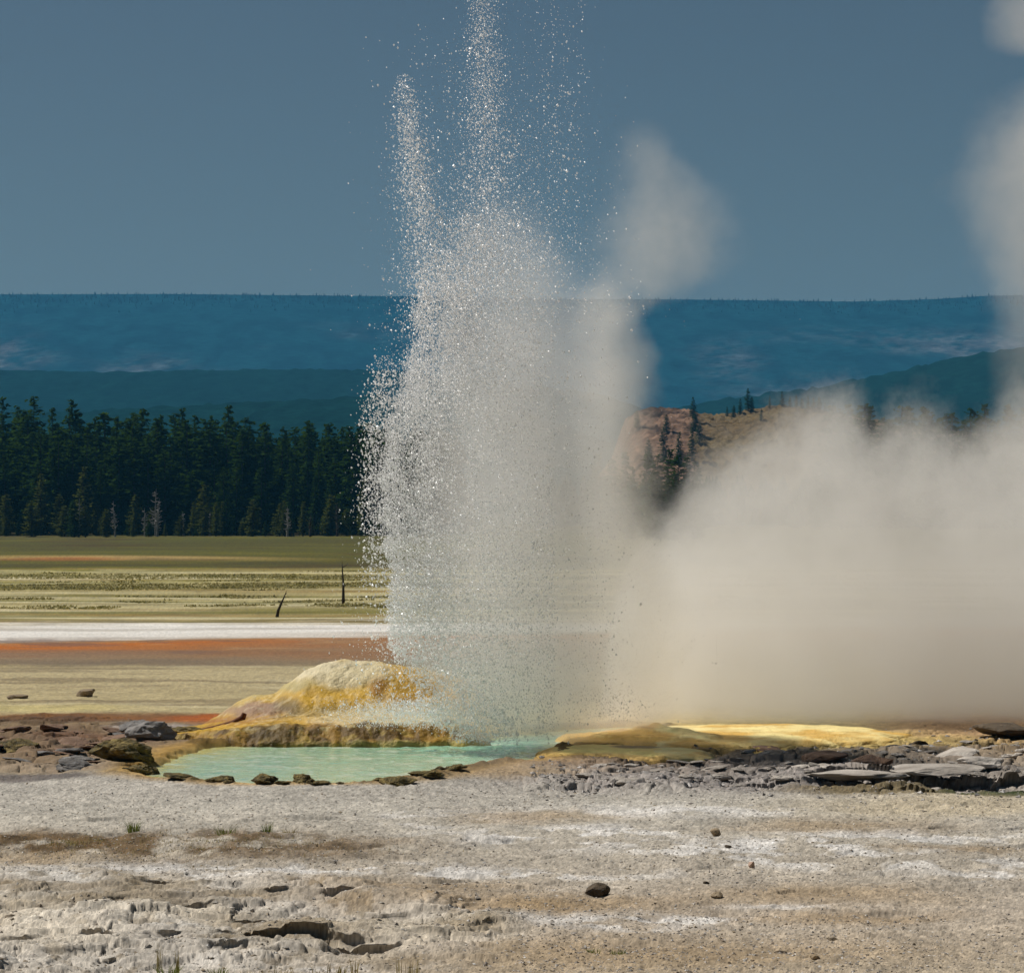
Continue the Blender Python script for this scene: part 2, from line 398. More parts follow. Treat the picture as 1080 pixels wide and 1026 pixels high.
paint(sstep(.0, .4, fbm(X * .06, Y * .25, 4, 78)) * sstep(672, 676, PY) * (1 - sstep(692, 697, PY)), (138, 104, 78), .75)
org = sstep(671, 676, PY) * (1 - sstep(690, 698, PY))
paint(sstep(.0, .25, fbm(X * .16, Y * .16, 5, 176, .6)) * org, (186, 150, 104), .75); paint(sstep(.08, .3, fbm(X * .2, Y * .2, 5, 177, .6)) * org, (118, 92, 78), .7)
paint(sstep(150, 420, PX) * sstep(672, 676, PY) * (1 - sstep(692, 697, PY)), (150, 112, 78), .75)
paint(sstep(.1, .5, fbm(X * .08, Y * .3, 4, 79)) * sstep(655, 659, PY) * (1 - sstep(669, 674, PY)), (176, 164, 148), .6)
paint(sstep(-.05, .35, fbm(X * .05, Y * .07, 5, 174)) * ((PY > 556) & (PY < 600)), (150, 140, 30), .45); paint(sstep(.1, .4, fbm(X * .07, Y * .06, 5, 175)) * ((PY > 556) & (PY < 600)), (92, 62, 6), .5)
# tan terraces behind the pool, left
t1 = sstep(0.05, 0.4, fbm(X * 0.22, Y * 0.5, 5, 81)) * sstep(698, 704, PY) * (1 - sstep(748, 756, PY))
paint(t1, (202, 188, 150), .65)
t2 = sstep(0.1, 0.4, fbm(X * 0.18, Y * 0.7, 5, 82)) * sstep(696, 702, PY) * (1 - sstep(745, 752, PY))
paint(t2, (124, 108, 80), .65)
paint(zone(120, 698, 130, 4, .7), (112, 98, 82), .5); paint(zone(260, 690, 120, 5, .7), (150, 104, 62), .5)
paint(zone(40, 746, 90, 5, .6), (192, 176, 112), .6)
paint(zone(130, 757, 190, 4.5, .5, .5, .5, 83, 30, 3), (112, 62, 22), .75); paint(zone(230, 757, 60, 3.5, .5), (168, 84, 16), .8)
paint(zone(40, 763, 90, 4, .5), (78, 58, 40), .7)
paint(zone(178, 769, 66, 5.5, .25, .5, .5, 84, 12, 2), (172, 160, 150), .95)
paint(zone(60, 786, 90, 14, .6), (120, 96, 74), .7); paint(zone(90, 779, 60, 5, .6), (104, 64, 40), .5)
paint(zone(60, 808, 90, 6, .6), (160, 140, 118), .7); paint(zone(30, 819, 60, 3.5, .4, .5, .5, 85, 14, 2), (92, 84, 80), .85)
# right of the pool
paint(zone(800, 775, 230, 20, .6), (204, 178, 104), .9); paint(zone(660, 798, 150, 13, .5), (170, 132, 62), .9)
paint(zone(860, 756, 330, 12, .5), (222, 198, 136), .9)  # pale strip, lightened to offset the steam bank's shadow there
paint(zone(860, 764, 90, 9, .6), (206, 190, 140), .8); paint(zone(1040, 762, 110, 14, .6), (176, 140, 104), .9)
paint(zone(560, 812, 130, 7, .6), (172, 142, 96), .8); paint(zone(700, 806, 160, 5, .6), (122, 88, 44), .7)
fulc = np.zeros_like(X); fulc[near] = crust
paint(fulc, (188, 180, 168), .85); paint(fulc * sstep(.0, .4, fbm(X * .7, Y * .5, 5, 48)), (162, 146, 120), .7); paint(fulc * sstep(.1, .45, fbm(X * 1.1, Y * .8, 5, 49)), (206, 200, 190), .7)
paint(fulc * sstep(.22, .4, fbm(X * 3, Y * 1.2, 4, 50)), (120, 104, 78), .6)
# pool margins and floor
paint(1 - sstep(0.05, 0.9, sd), (176, 138, 62), .8)
paint(rimm * sstep(-.1, .25, fbm(X * 1.4, Y * .8, 4, 42) + .1), (96, 74, 30), .9)
paint(1 - sstep(-0.3, 0.1, sd), (206, 186, 112), .9)
# rubble shelf and near flat
paint(zone(860, 812, 300, 16, .5), (150, 142, 136), .8); paint(zone(720, 824, 170, 10, .5), (146, 138, 132), .8)
paint(zone(980, 800, 160, 8, .5), (150, 132, 108), .5)
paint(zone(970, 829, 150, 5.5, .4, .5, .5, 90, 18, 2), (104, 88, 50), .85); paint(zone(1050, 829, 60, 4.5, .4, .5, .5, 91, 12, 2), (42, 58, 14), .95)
paint(zone(1000, 846, 160, 12, .7), (188, 170, 136), .6)
for a in [(570, 881, 120, 8), (640, 876, 90, 6), (760, 895, 130, 9), (880, 893, 120, 14), (980, 880, 120, 8), (900, 908, 130, 7), (1050, 915, 90, 8), (520, 918, 160, 4),
          (420, 915, 90, 4), (300, 915, 130, 3.5), (150, 922, 130, 8), (700, 853, 120, 8), (640, 970, 90, 4), (730, 962, 110, 3.5), (840, 950, 70, 3), (470, 862, 70, 6), (470, 990, 70, 12), (340, 1012, 110, 6)]:
    zz = zone(a[0], a[1], a[2], a[3], .8, .8, .6, int(a[0])); brk = sstep(-.16, .12, fbm(X[zz[0]] * 1.6, Y[zz[0]] * 1.1, 5, 53, .6)); paint((zz[0], zz[1] * brk), (216, 211, 204), .8)
for a in [(60, 960, 110, 14), (30, 985, 90, 16), (400, 985, 120, 16), (250, 962, 120, 8), (470, 975, 60, 14)]:
    paint(zone(a[0], a[1], a[2], a[3], .7, .8, .6, int(a[0]) + 3), (198, 186, 166), .7)
for a in [(330, 968, 110, 7), (130, 951, 120, 6), (60, 942, 90, 3), (310, 985, 80, 8), (490, 975, 40, 9), (250, 945, 60, 6)]:
    paint(zone(a[0], a[1], a[2], a[3], .7, .9, .7, int(a[0]) + 9), (122, 104, 74), .65)
for a in [(480, 950, 150, 8), (600, 950, 110, 7), (430, 935, 110, 8), (860, 940, 130, 10), (900, 962, 100, 5), (560, 858, 80, 7), (880, 870, 110, 6), (1010, 895, 60, 4), (700, 1000, 250, 18)]:
    paint(zone(a[0], a[1], a[2], a[3], .9, .8, .6, int(a[0]) + 6), (150, 124, 86), .6)
for zz in (zone(190, 893, 225, 16, .5, .8, .6, 95), zone(20, 892, 120, 13, .5, .8, .6, 96)):
    x_, y_ = X[zz[0]], Y[zz[0]]
    mm = zz[1] * sstep(-0.35, 0.25, fbm(x_ * 2.0, y_ * 1.1, 4, 97) + 0.1)
    paint((zz[0], mm), (108, 84, 52), .9); paint((zz[0], mm * sstep(0.05, .3, fbm(x_ * 4, y_ * 2, 3, 98))), (70, 54, 28), .6)
paint(zone(20, 905, 160, 6, .6), (176, 158, 132), .6)
C *= (1 + 0.22 * fbm(X * 1.4, Y * 0.9, 4, 99) * sstep(690, 760, PY))[..., None]
C *= np.clip(1 + np.where(PY > 700, .26, .0) * fbm(X * 9, Y * 6, 3, 46) + np.where((PY > 596) & (PY < 660), .32, 0) * fbm(X * .8, Y * .5, 4, 47), .5, 1.6)[..., None]
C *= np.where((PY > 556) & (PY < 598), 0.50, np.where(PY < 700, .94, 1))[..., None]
spk = rng.normal(0, 1, X.shape) * np.where(PY > 815, 0.20, 0.09)
C *= np.clip(1 + spk, 0.45, 1.6)[..., None]
C = np.clip(C * np.where(PY > 815, .87, .82)[..., None], 0.003, 0.85)
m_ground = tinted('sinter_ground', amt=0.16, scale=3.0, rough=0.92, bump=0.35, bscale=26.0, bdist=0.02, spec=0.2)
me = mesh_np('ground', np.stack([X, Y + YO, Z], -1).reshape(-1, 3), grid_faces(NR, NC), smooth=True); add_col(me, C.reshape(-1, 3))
tag(obj('ground', me, m_ground), kind='structure', label='pale gravelly sinter flat running back to a streaked meadow', cat='ground')

def ground_z(x, y):
    """height of the sheet at a point"""
    r = np.searchsorted(rows, y); c = np.searchsorted(cols, x / y)
    r = np.clip(r, 1, NR - 1); c = np.clip(c, 1, NC - 1)
    return np.minimum(Z[r, c], Z[r - 1, c - 1])

# ------------------------------------------------------------------ the hot pool
WATER_Z = -0.03
gxs = np.linspace(-8.5, 4.2, 330); gys = np.linspace(52, 74, 330)
GX, GY = np.meshgrid(gxs, gys)
wsd = poly_sd(GX, GY, POOL)
vent = np.hypot(GX + 0.35, (GY - 63.5) * 0.8)
wz = WATER_Z + (0.012 * fbm(GX * 3, GY * 2, 3, 301) + 0.006 * fbm(GX * 9, GY * 7, 3, 302)) + 0.06 * np.exp(-(vent / 1.6) ** 2) * fbm(GX * 4, GY * 4, 3, 303)
keep = wsd < 0.45
fq = grid_faces(330, 330); kf = keep.reshape(-1)[fq].all(1); fq = fq[kf]
used = np.unique(fq); remap = np.zeros(330 * 330, int); remap[used] = np.arange(len(used))
wv = np.stack([GX, GY, wz], -1).reshape(-1, 3)[used]
ppx = 540 + F * GX / GY; ppy = HOR + F * CAMH / GY
wc = np.ones(GX.shape + (3,)) * lin(166, 198, 162)
def wmix(mask, rgb):
    global wc
    wc = wc * (1 - mask[..., None]) + lin(*rgb) * mask[..., None]
wmix(sstep(-0.2, 0.3, fbm(GX * 0.7, GY * 0.6, 4, 305)) * .7, (178, 206, 168))
wmix((1 - sstep(1.0, 3.5, vent)) * .7, (140, 196, 164))
wmix(np.clip(sstep(812, 828, ppy + 5 * fbm(GX, GY, 3, 306)) + (1 - sstep(180, 300, ppx + 30 * fbm(GX, GY, 3, 307))) * .6, 0, 1) * .65, (200, 206, 146))
wmix(sstep(-0.95, -0.05, wsd + 0.4 * fbm(GX * 1.2, GY, 3, 308)) * .8, (212, 196, 108))
m_water, nt, out = new_mat('milky_spring_water')
at = N(nt, 'ShaderNodeAttribute', attribute_name='tint')
p = N(nt, 'ShaderNodeBsdfPrincipled'); p.inputs['Roughness'].default_value = 0.12; p.inputs['IOR'].default_value = 1.33; p.inputs['Specular IOR Level'].default_value = 0.5
nt.links.new(at.outputs['Color'], p.inputs['Base Color'])
tc = N(nt, 'ShaderNodeTexCoord'); nz = N(nt, 'ShaderNodeTexNoise'); nz.inputs['Scale'].default_value = 7; nz.inputs['Detail'].default_value = 4
nt.links.new(tc.outputs['Object'], nz.inputs['Vector'])
b = N(nt, 'ShaderNodeBump'); b.inputs['Strength'].default_value = 0.5; b.inputs['Distance'].default_value = 0.04
nt.links.new(nz.outputs['Fac'], b.inputs['Height']); nt.links.new(b.outputs[0], p.inputs['Normal']); nt.links.new(p.outputs[0], out.inputs['Surface'])
wmix(sstep(.12, .45, fbm(GX * 2.2, GY * 3.2, 4, 309)) * .75, (206, 220, 190)); wmix(sstep(.2, .5, fbm(GX * 3.2 + 9, GY * 4.2, 4, 310)) * .5, (118, 176, 150))  # pale streaks painted in for light catching the ripples
wmix(sstep(.30, .5, fbm(GX * 7, GY * 8, 3, 311)) * .6, (226, 234, 214))  # whitish flecks painted as glints on the water
me = mesh_np('water', wv, remap[fq], smooth=True); add_col(me, wc.reshape(-1, 3)[used])
tag(obj('water', me, m_water), kind='structure', label='milky pale green hot spring pool at the geyser foot', cat='pool')

# ------------------------------------------------------------------ mountains, hills
def cone_forest(name, pts, hs, mat, sides=5, seed=0, label=None, cat='forest'):
    """a far wood that reads as one mass: small ragged conifer shapes standing at pts"""
    r = np.random.default_rng(seed); pts = np.asarray(pts, float); n = len(pts); hs = np.asarray(hs, float)
    prof = np.array([(0.0, .05), (0.10, .95), (0.42, .72), (0.40, .9), (0.72, .42), (0.70, .55)])
    k = len(prof); V = np.zeros((n, k * sides + 1, 3))
    rad = hs * r.uniform(.13, .24, n)
    for i, (t, rr_) in enumerate(prof):
        a = (np.arange(sides) / sides * 2 * np.pi)[None, :] + r.uniform(0, 6, n)[:, None]
        jit = r.uniform(.6, 1.3, (n, sides))
        V[:, i * sides:(i + 1) * sides, 0] = pts[:, 0:1] + np.cos(a) * rad[:, None] * rr_ * jit
        V[:, i * sides:(i + 1) * sides, 1] = pts[:, 1:2] + np.sin(a) * rad[:, None] * rr_ * jit
        V[:, i * sides:(i + 1) * sides, 2] = pts[:, 2:3] + hs[:, None] * t
    V[:, -1, :2] = pts[:, :2]; V[:, -1, 2] = pts[:, 2] + hs
    q = []; t3 = []
    for i in range(k - 1):
        for j in range(sides):
            q.append((i * sides + j, i * sides + (j + 1) % sides, (i + 1) * sides + (j + 1) % sides, (i + 1) * sides + j))
    for j in range(sides): t3.append(((k - 1) * sides + j, (k - 1) * sides + (j + 1) % sides, k * sides))
    off = (np.arange(n) * (k * sides + 1))[:, None, None]
    me = mesh_np(name, V.reshape(-1, 3), (np.array(q)[None] + off).reshape(-1, 4), (np.array(t3)[None] + off).reshape(-1, 3))
    return tag(obj(name, me, mat), label, cat, kind='stuff')

m_forest_far = noisy('far_forest_green', (0.012, 0.030, 0.022), (0.03, 0.055, 0.035), scale=0.02, bump=0, rough=1.0, spec=0.0)
m_forest_mid = noisy('mid_forest_green', (0.010, 0.028, 0.016), (0.025, 0.05, 0.025), scale=0.03, bump=0, rough=1.0, spec=0.0)

def range_mesh(name, prof, d, y0, y1, x0, x1, dx, ny, rav, seed, mat, colfn=None, kind='structure', label=None, cat='hills', jag=0.0):
    """a ridge: crest heights from (px, py) pairs seen at distance d, falling off before and behind it"""
    px = np.array([p[0] for p in prof], float); py = np.array([p[1] for p in prof], float)
    xs = np.arange(x0, x1, dx); ys = np.concatenate([np.linspace(y0, d, ny), np.linspace(d, y1, max(ny // 3, 8))[1:]])
    XX, YY = np.meshgrid(xs, ys)
    top = np.interp(xs, gx(px, d), gz(py, d))[None, :]
    t = np.where(YY <= d, (YY - y0) / (d - y0), 1 - 0.9 * ((YY - d) / (y1 - d)) ** 2)
    shape = np.where(YY <= d, np.sin(np.clip(t, 0, 1) * np.pi / 2) ** 1.15, t)
    n1 = 1 - np.abs(fbm(XX / rav * 1.0 + YY / rav * .25, YY / (rav * 2.2), 5, seed)) * 2
    env = np.clip(4 * t * (1 - t), 0, 1) * (YY <= d)
    ZZ = top * shape + env * top * 0.30 * (n1 - 0.55)
    ZZ = np.where(YY <= d, np.minimum(ZZ, top * (0.96 * np.clip(t, 0, 1) + 0.04)), ZZ)
    if jag: ZZ += jag * vnoise(XX / dx * .9, YY / dx * .4, seed + 5) * np.clip(t * 3, 0, 1)
    ZZ -= 6
    me = mesh_np(name, np.stack([XX, YY, ZZ], -1).reshape(-1, 3), grid_faces(len(ys), len(xs)), smooth=True)
    if colfn is not None: add_col(me, colfn(XX, YY, ZZ, t, n1).reshape(-1, 3))
    tag(obj(name, me, mat), label, cat, kind=kind)
    def hz(x, y):
        i = np.clip(np.searchsorted(ys, y), 0, len(ys) - 1); j = np.clip(np.searchsorted(xs, x), 0, len(xs) - 1)
        return ZZ[i, j]
    return hz

m_ridge = tinted('ridge_forest', amt=0.65, scale=0.06, detail=8, rough=1.0, bump=0, spec=0.0)
def ridge_col(XX, YY, ZZ, t, n1):
    c = np.ones(XX.shape + (3,)) * np.array([0.006, 0.034, 0.040])  # bluish base: part of the haze is put into the forest colour
    broad = sstep(-.15, .35, fbm(XX / 300, YY / 480, 3, 501) + np.where(XX > 120, 0.15, 0.0)) * sstep(.12, .3, t) * (1 - sstep(.68, .86, t))
    burnt = broad * sstep(-.45, .40, fbm(XX / 26, YY / 40, 4, 502, .75))
    c = c * (1 - burnt[..., None]) + np.array([0.10, 0.105, 0.11]) * burnt[..., None]
    sp = sstep(.30, .55, vnoise(XX / 26, YY / 60, 503))[..., None]
    return c * (0.75 + 0.4 * sp)
hz_far = range_mesh('mountains', [(-1700, 330), (-600, 312), (-200, 306), (0, 307), (180, 306.5), (430, 309), (620, 312), (700, 312), (900, 314.5), (985, 312), (1040, 308.5), (1120, 307), (1400, 320), (2600, 340)],
                    6000, 4300, 6850, -3900, 3900, 8.0, 130, 620, 511, m_ridge, ridge_col, label='long flat topped blue mountain ridge along the skyline', cat='mountains')
r_ = np.random.default_rng(3)
xs_ = np.concatenate([r_.uniform(-1150, 1150, 2600), r_.uniform(-3000, 3000, 600)]); ys_ = 6000 - np.abs(r_.normal(0, 70, len(xs_)))
cone_forest('distant_forest', np.stack([xs_, ys_, hz_far(xs_, ys_) - 3], -1), r_.uniform(3, 8, len(xs_)), m_forest_far, 4, 4, 'fringe of tiny conifers along the far ridge crest', 'forest')

def hill_col(XX, YY, ZZ, t, n1):
    c = np.ones(XX.shape + (3,)) * np.array([0.005, 0.026, 0.024])  # blue-green base takes on some of the haze's tint
    return c * (0.8 + 0.3 * vnoise(XX / 14, YY / 30, 521)[..., None])
m_hill = tinted('wooded_hill', amt=0.5, scale=0.09, detail=8, rough=1.0, bump=0, spec=0.0)
hz_l = range_mesh('hills', [(-2400, 430), (-700, 392), (-200, 386), (0, 385), (100, 387.5), (230, 385), (330, 384), (430, 386), (520, 396), (640, 412), (800, 470), (900, 520)],
                  3300, 2500, 4100, -3000, 520, 5.0, 70, 300, 531, m_hill, hill_col, label='low dark blue wooded hill beyond the treeline', jag=2.5)
hz_n = range_mesh('hills', [(-1600, 470), (-500, 430), (-100, 427), (60, 428), (140, 423), (260, 418), (330, 414), (400, 410), (460, 412), (560, 430), (700, 480), (780, 520)],
                  2100, 1500, 2700, -1800, 220, 3.5, 60, 200, 541, m_hill, hill_col, label='nearer teal wooded rise just above the treetops', jag=3.5)
hz_r = range_mesh('hills', [(560, 500), (640, 440), (760, 416), (860, 404), (930, 390), (1000, 374), (1060, 364), (1140, 352), (1400, 350), (2400, 420)],
                  2900, 2100, 3700, 30, 2600, 5.0, 70, 280, 551, m_hill, hill_col, label='dark blue wooded spur sloping up to the right', jag=4.0)
# the rocky knoll that shows over the steam
m_knoll = tinted('knoll_earth', amt=0.35, scale=0.25, rough=1.0, bump=0.8, bscale=0.6, bdist=1.2, spec=0.05)
def knoll_col(XX, YY, ZZ, t, n1):
    ppx = 540 + F * XX / YY
    c = np.ones(XX.shape + (3,)) * np.array([0.125, 0.085, 0.04])
    g = sstep(-.1, .4, fbm(XX / 14, YY / 22, 4, 561))[..., None]
    c = c * (1 - .6 * g) + np.array([0.155, 0.115, 0.055]) * .6 * g
    cl = ((1 - sstep(728, 742, ppx + 14 * fbm(XX / 8, YY / 8, 3, 562))) * sstep(.25, .45, t))[..., None]
    rk = np.array([0.19, 0.115, 0.075]) * (0.45 + 0.9 * vnoise(XX / 1.6, YY / 3.0, 563)[..., None])
    c = c * (1 - cl) + rk * cl
    dk = sstep(.15, .4, fbm(XX / 5, YY / 9, 4, 564))[..., None]
    return c * (1 - .65 * dk * cl)
hz_k = range_mesh('rocky_knoll', [(560, 540), (620, 500), (648, 462), (660, 424), (672, 414), (690, 411.5), (728, 412), (736, 417), (770, 418), (800, 413), (822, 408.5), (850, 411), (900, 420), (960, 432), (1060, 440), (1200, 470), (1400, 540)],
                  980, 780, 1140, 5, 235, 0.8, 150, 30, 571, m_knoll, knoll_col, label='tawny knoll with a broken red cliff face beyond the steam', cat='hill', jag=1.6)

# ------------------------------------------------------------------ conifers
m_bark = noisy('conifer_bark', (0.03, 0.022, 0.016), (0.07, 0.055, 0.04), scale=2, bump=.4, bscale=6, bdist=.05, rough=1.0)
m_need = [leafy('conifer_needles', (0.018, 0.040, 0.003), (0.034, 0.062, 0.006)), leafy('paler_needles', (0.06, 0.078, 0.012), (0.11, 0.12, 0.022))]
m_snag = noisy('bleached_wood', (0.20, 0.18, 0.165), (0.38, 0.35, 0.32), scale=1.5, bump=.3, bscale=8, bdist=.03, rough=1.0)
m_darkwood = noisy('dark_dead_wood', (0.035, 0.026, 0.018), (0.09, 0.07, 0.05), scale=3, bump=.4, bscale=14, bdist=.02, rough=1.0)

def tube(path, radii, sides=6):
    """tapered tube along a path -> verts, quads"""
    path = np.asarray(path, float); n = len(path); V = []
    for i in range(n):
        t = path[min(i + 1, n - 1)] - path[max(i - 1, 0)]; t /= np.linalg.norm(t) + 1e-9
        u = np.cross(t, (0.3, 1, 0.1)); u /= np.linalg.norm(u); v = np.cross(t, u)
        for j in range(sides):
            a = 2 * math.pi * j / sides; V.append(path[i] + radii[i] * (math.cos(a) * u + math.sin(a) * v))
    q = [(i * sides + j, i * sides + (j + 1) % sides, (i + 1) * sides + (j + 1) % sides, (i + 1) * sides + j) for i in range(n - 1) for j in range(sides)]
    return V, q
class Acc:
    def __init__(s): s.V = []; s.Q = []; s.T = []
    def add(s, V, q=(), t=()):
        o = len(s.V); s.V.extend([tuple(map(float, v)) for v in V]); s.Q.extend([tuple(i + o for i in f) for f in q]); s.T.extend([tuple(i + o for i in f) for f in t])
    def mesh(s, name, smooth=False): return mesh_np(name, np.array(s.V), np.array(s.Q) if s.Q else None, np.array(s.T) if s.T else None, smooth)

def crown_mesh(seed, h=20.0, rad=2.3, base=0.06, power=0.75, full=1.0):
    r = np.random.default_rng(seed); V = []; Q = []
    nwh = 30; lean = r.normal(0, .25, 2)
    for i in range(nwh):
        t = base + (1 - base) * (i / (nwh - 1)) ** 0.95
        env = rad * (1 - t) ** power * (0.35 + 0.65 * min(1, (t - base) / .16 + .25)) + 0.12
        nb = max(4, int(round((10 - 5 * t) * full)))
        for b in range(nb):
            a = r.uniform(0, 2 * math.pi); L = env * r.uniform(.55, 1.25); z0 = t * h + r.normal(0, .18)
            if r.random() < .10: L *= 1.3
            ca, sa = math.cos(a), math.sin(a); droop = r.uniform(-.10, .30)
            nq = max(2, int(L / .26))
            for k in range(nq):
                s = (k + r.uniform(.3, 1.0)) / nq
                p = np.array([ca * L * s + lean[0] * t, sa * L * s + lean[1] * t, z0 - droop * L * s + .2 * s * s * L * r.uniform(.2, 1)])
                w_ = r.uniform(.28, .55) * (1.1 - .4 * s); l_ = r.uniform(.4, .8)
                dir_ = np.array([ca + r.normal(0, .5), sa + r.normal(0, .5), r.normal(-.05, .35)]); dir_ /= np.linalg.norm(dir_)
                side = np.cross(dir_, (r.normal(0, .6), r.normal(0, .6), 1)); side /= np.linalg.norm(side) + 1e-9
                o = len(V); V += [p - side * w_ * .5, p + dir_ * l_ * .4 - side * w_, p + dir_ * l_, p + dir_ * l_ * .4 + side * w_]; Q.append((o, o + 1, o + 2, o + 3))
    for k in range(10):                                # leader at the tip
        p = np.array([lean[0] + r.normal(0, .08), lean[1] + r.normal(0, .08), h * (1 - .004 * k) - .1 * k]); o = len(V)
        V += [p + (-.10, 0, -.3), p + (.1, .05, -.3), p + (.04, 0, .35), p + (-.04, .02, .35)]; Q.append((o, o + 1, o + 2, o + 3))
    return mesh_np('crown', np.array(V), np.array(Q))
def trunk_mesh(h=20.0, r0=.24):
    V, q = tube([(0, 0, -.4), (0, 0, h * .3), (.05, 0, h * .7), (.05, 0, h * .97)], [r0 * 1.15, r0 * .85, r0 * .45, .03], 7)
    return mesh_np('trunk', V, q, smooth=True)
CROWNS = [crown_mesh(900 + k, 20, *a) for k, a in enumerate([(2.9, .03, .50), (2.5, .05, .62), (3.3, .03, .45), (2.3, .05, .7), (3.0, .04, .55), (2.8, .08, .40), (2.4, .04, .8), (3.4, .03, .6)])]
for k, c in enumerate(CROWNS): c.materials.append(m_need[0])
PALE = [c.copy() for c in CROWNS[:4]]
for c in PALE: c.materials.clear(); c.materials.append(m_need[1])
TRUNK = trunk_mesh(); TRUNK.materials.append(m_bark)
proto = bpy.data.objects.new('pine_tree', None); COL.objects.link(proto)
proto_t = obj('trunk', TRUNK, None, proto); proto_c = obj('crown', CROWNS[0], None, proto)
first = [True]
def pine(x, y, h, label, group, k, pale=False, z=None, wide=1.0):
    if first[0]: o, t, c = proto, proto_t, proto_c; first[0] = False
    else:
        o = proto.copy(); COL.objects.link(o); t = proto_t.copy(); COL.objects.link(t); c = proto_c.copy(); COL.objects.link(c)
        t.parent = o; c.parent = o
    c.data = PALE[k % len(PALE)] if pale else CROWNS[k % len(CROWNS)]
    o.location = (x, y, float(ground_z(x, y)) if z is None else z); o.rotation_euler = (0, 0, random.uniform(0, 6.28)); s = h / 20.0
    o.scale = (s * wide, s * wide, s)
    return tag(o, label, 'tree', group)
# tall individuals whose tips stand out on the skyline: (px, py of the tip, width factor)
tips = [(2, 422, 1.0), (18, 430, .9), (36, 420, 1.1), (55, 432, .9), (74, 424, 1.25), (100, 442, .8), (122, 440, .8), (150, 433, 1.2), (170, 440, .9), (190, 432, 1.0), (205, 440, 1.0), (241, 429, 1.15),
        (222, 440, .9), (262, 452, .8), (278, 446, .9), (297, 452, .8), (325, 446, 1.1), (346, 449, .9), (362, 452, .9), (380, 448, 1.0), (398, 452, 1.0), (415, 456, 1.0), (436, 450, 1.0)]
for k, (px, py, wd) in enumerate(tips):
    d = 540 + (k * 37 % 5) * 6
    pine(gx(px, d), d, gz(py, d), 'tall dark conifer whose tip stands clear of the treeline beyond the meadow', 'tall conifers in the treeline', k, wide=wd)
k = 0
for row, (d0, hlo, hhi, step) in enumerate([(512, 9, 15, 3.0), (520, 12, 17.5, 2.6), (530, 14, 18.5, 2.5), (548, 16, 19.5, 2.6), (566, 17, 20.0, 2.8)]):
    x = gx(-90, d0)
    while x < gx(475, d0):
        d = d0 + random.uniform(-4, 4); k += 1
        pine(x + random.uniform(-1, 1), d, random.uniform(hlo, hhi) * (1 - .10 * (x > -40)), 'dark green conifer within the dense treeline behind the meadow', 'conifers massed in the treeline', k, wide=random.uniform(1.1, 1.7))
        x += step * random.uniform(.7, 1.4)
for px, h in ((8, 6), (40, 9), (104, 5), (88, 10), (215, 7.5), (205, 5), (140, 6), (235, 5), (350, 6), (385, 8), (62, 6), (320, 5)):
    pine(gx(px, 500), 500 + random.uniform(-3, 4), h, 'small paler green conifer at the foot of the treeline', 'paler conifers at the foot of the treeline', k, True, wide=1.5); k += 1
for px, py, d in ((668, 494, 430), (682, 480, 436), (694, 482, 440), (705, 476, 445), (716, 482, 436), (724, 484, 440), (732, 490, 440), (690, 500, 426), (660, 478, 445), (648, 486, 440), (712, 505, 425), (630, 480, 445)):
    pine(gx(px, d), d, max(gz(py, d), 4), 'dark conifer in the clump between the spout and the steam bank', 'conifers seen past the spout', k, wide=1.35); k += 1
for i in range(26):
    px = 880 + i * 9 + random.uniform(-4, 4); d = 640 + random.uniform(-20, 30); py = random.uniform(428, 446)
    pine(gx(px, d), d, gz(py, d), 'dark conifer rising behind the top of the steam bank', 'conifers behind the steam bank', k, wide=1.2); k += 1
for px, dy, h, wd in [(672, 10, 5, 1.5), (703, 14, 5, 1.6), (731, 6, 6, 1.9), (733, 14, 6, 1.8), (738, 20, 6, 1.8), (767, 1, 3, 1.5), (774, 1, 3.5, 1.5), (781, 0, 5, 1.5), (789, 0, 6.5, 1.3), (793, 0, 4, 1.5), (812, 0, 3.5, 1.3), (825, -2, 4.5, 1.2), (833, -1, 3.5, 1.4),
                      (840, 0, 4, 1.5), (846, 0, 3.5, 1.6), (852, 0, 4, 1.6), (858, 0, 3.5, 1.6), (864, 0, 4, 1.6), (870, 0, 3.5, 1.6), (803, 6, 3.5, 1.3), (700, 30, 9, 1.4), (716, 32, 9, 1.4), (684, 32, 8, 1.4), (730, 30, 9, 1.4)]:
    d = 978 - max(dy, 0) * 3.0; x = gx(px, d)
    pine(x, d, h, 'little dark conifer on the tawny rocky knoll', 'conifers on the knoll', k, z=float(hz_k(x, d)) - .5, wide=wd); k += 1
xs_ = r_.uniform(gx(-160, 600), gx(480, 600), 420); ys_ = r_.uniform(580, 660, 420)
cone_forest('forest', np.stack([xs_, ys_, xs_ * 0 - .3], -1), r_.uniform(14, 18.5, 420), m_need[0], 6, 8, 'shadowy depth of the conifer wood behind the front trees')
xs_ = r_.uniform(gx(560, 800), gx(1300, 800), 300); ys_ = r_.uniform(700, 780, 300)
cone_forest('forest', np.stack([xs_, ys_, xs_ * 0 - .3], -1), r_.uniform(8, 12, 300), m_need[0], 6, 9, 'low dark wood at the foot of the tawny knoll')

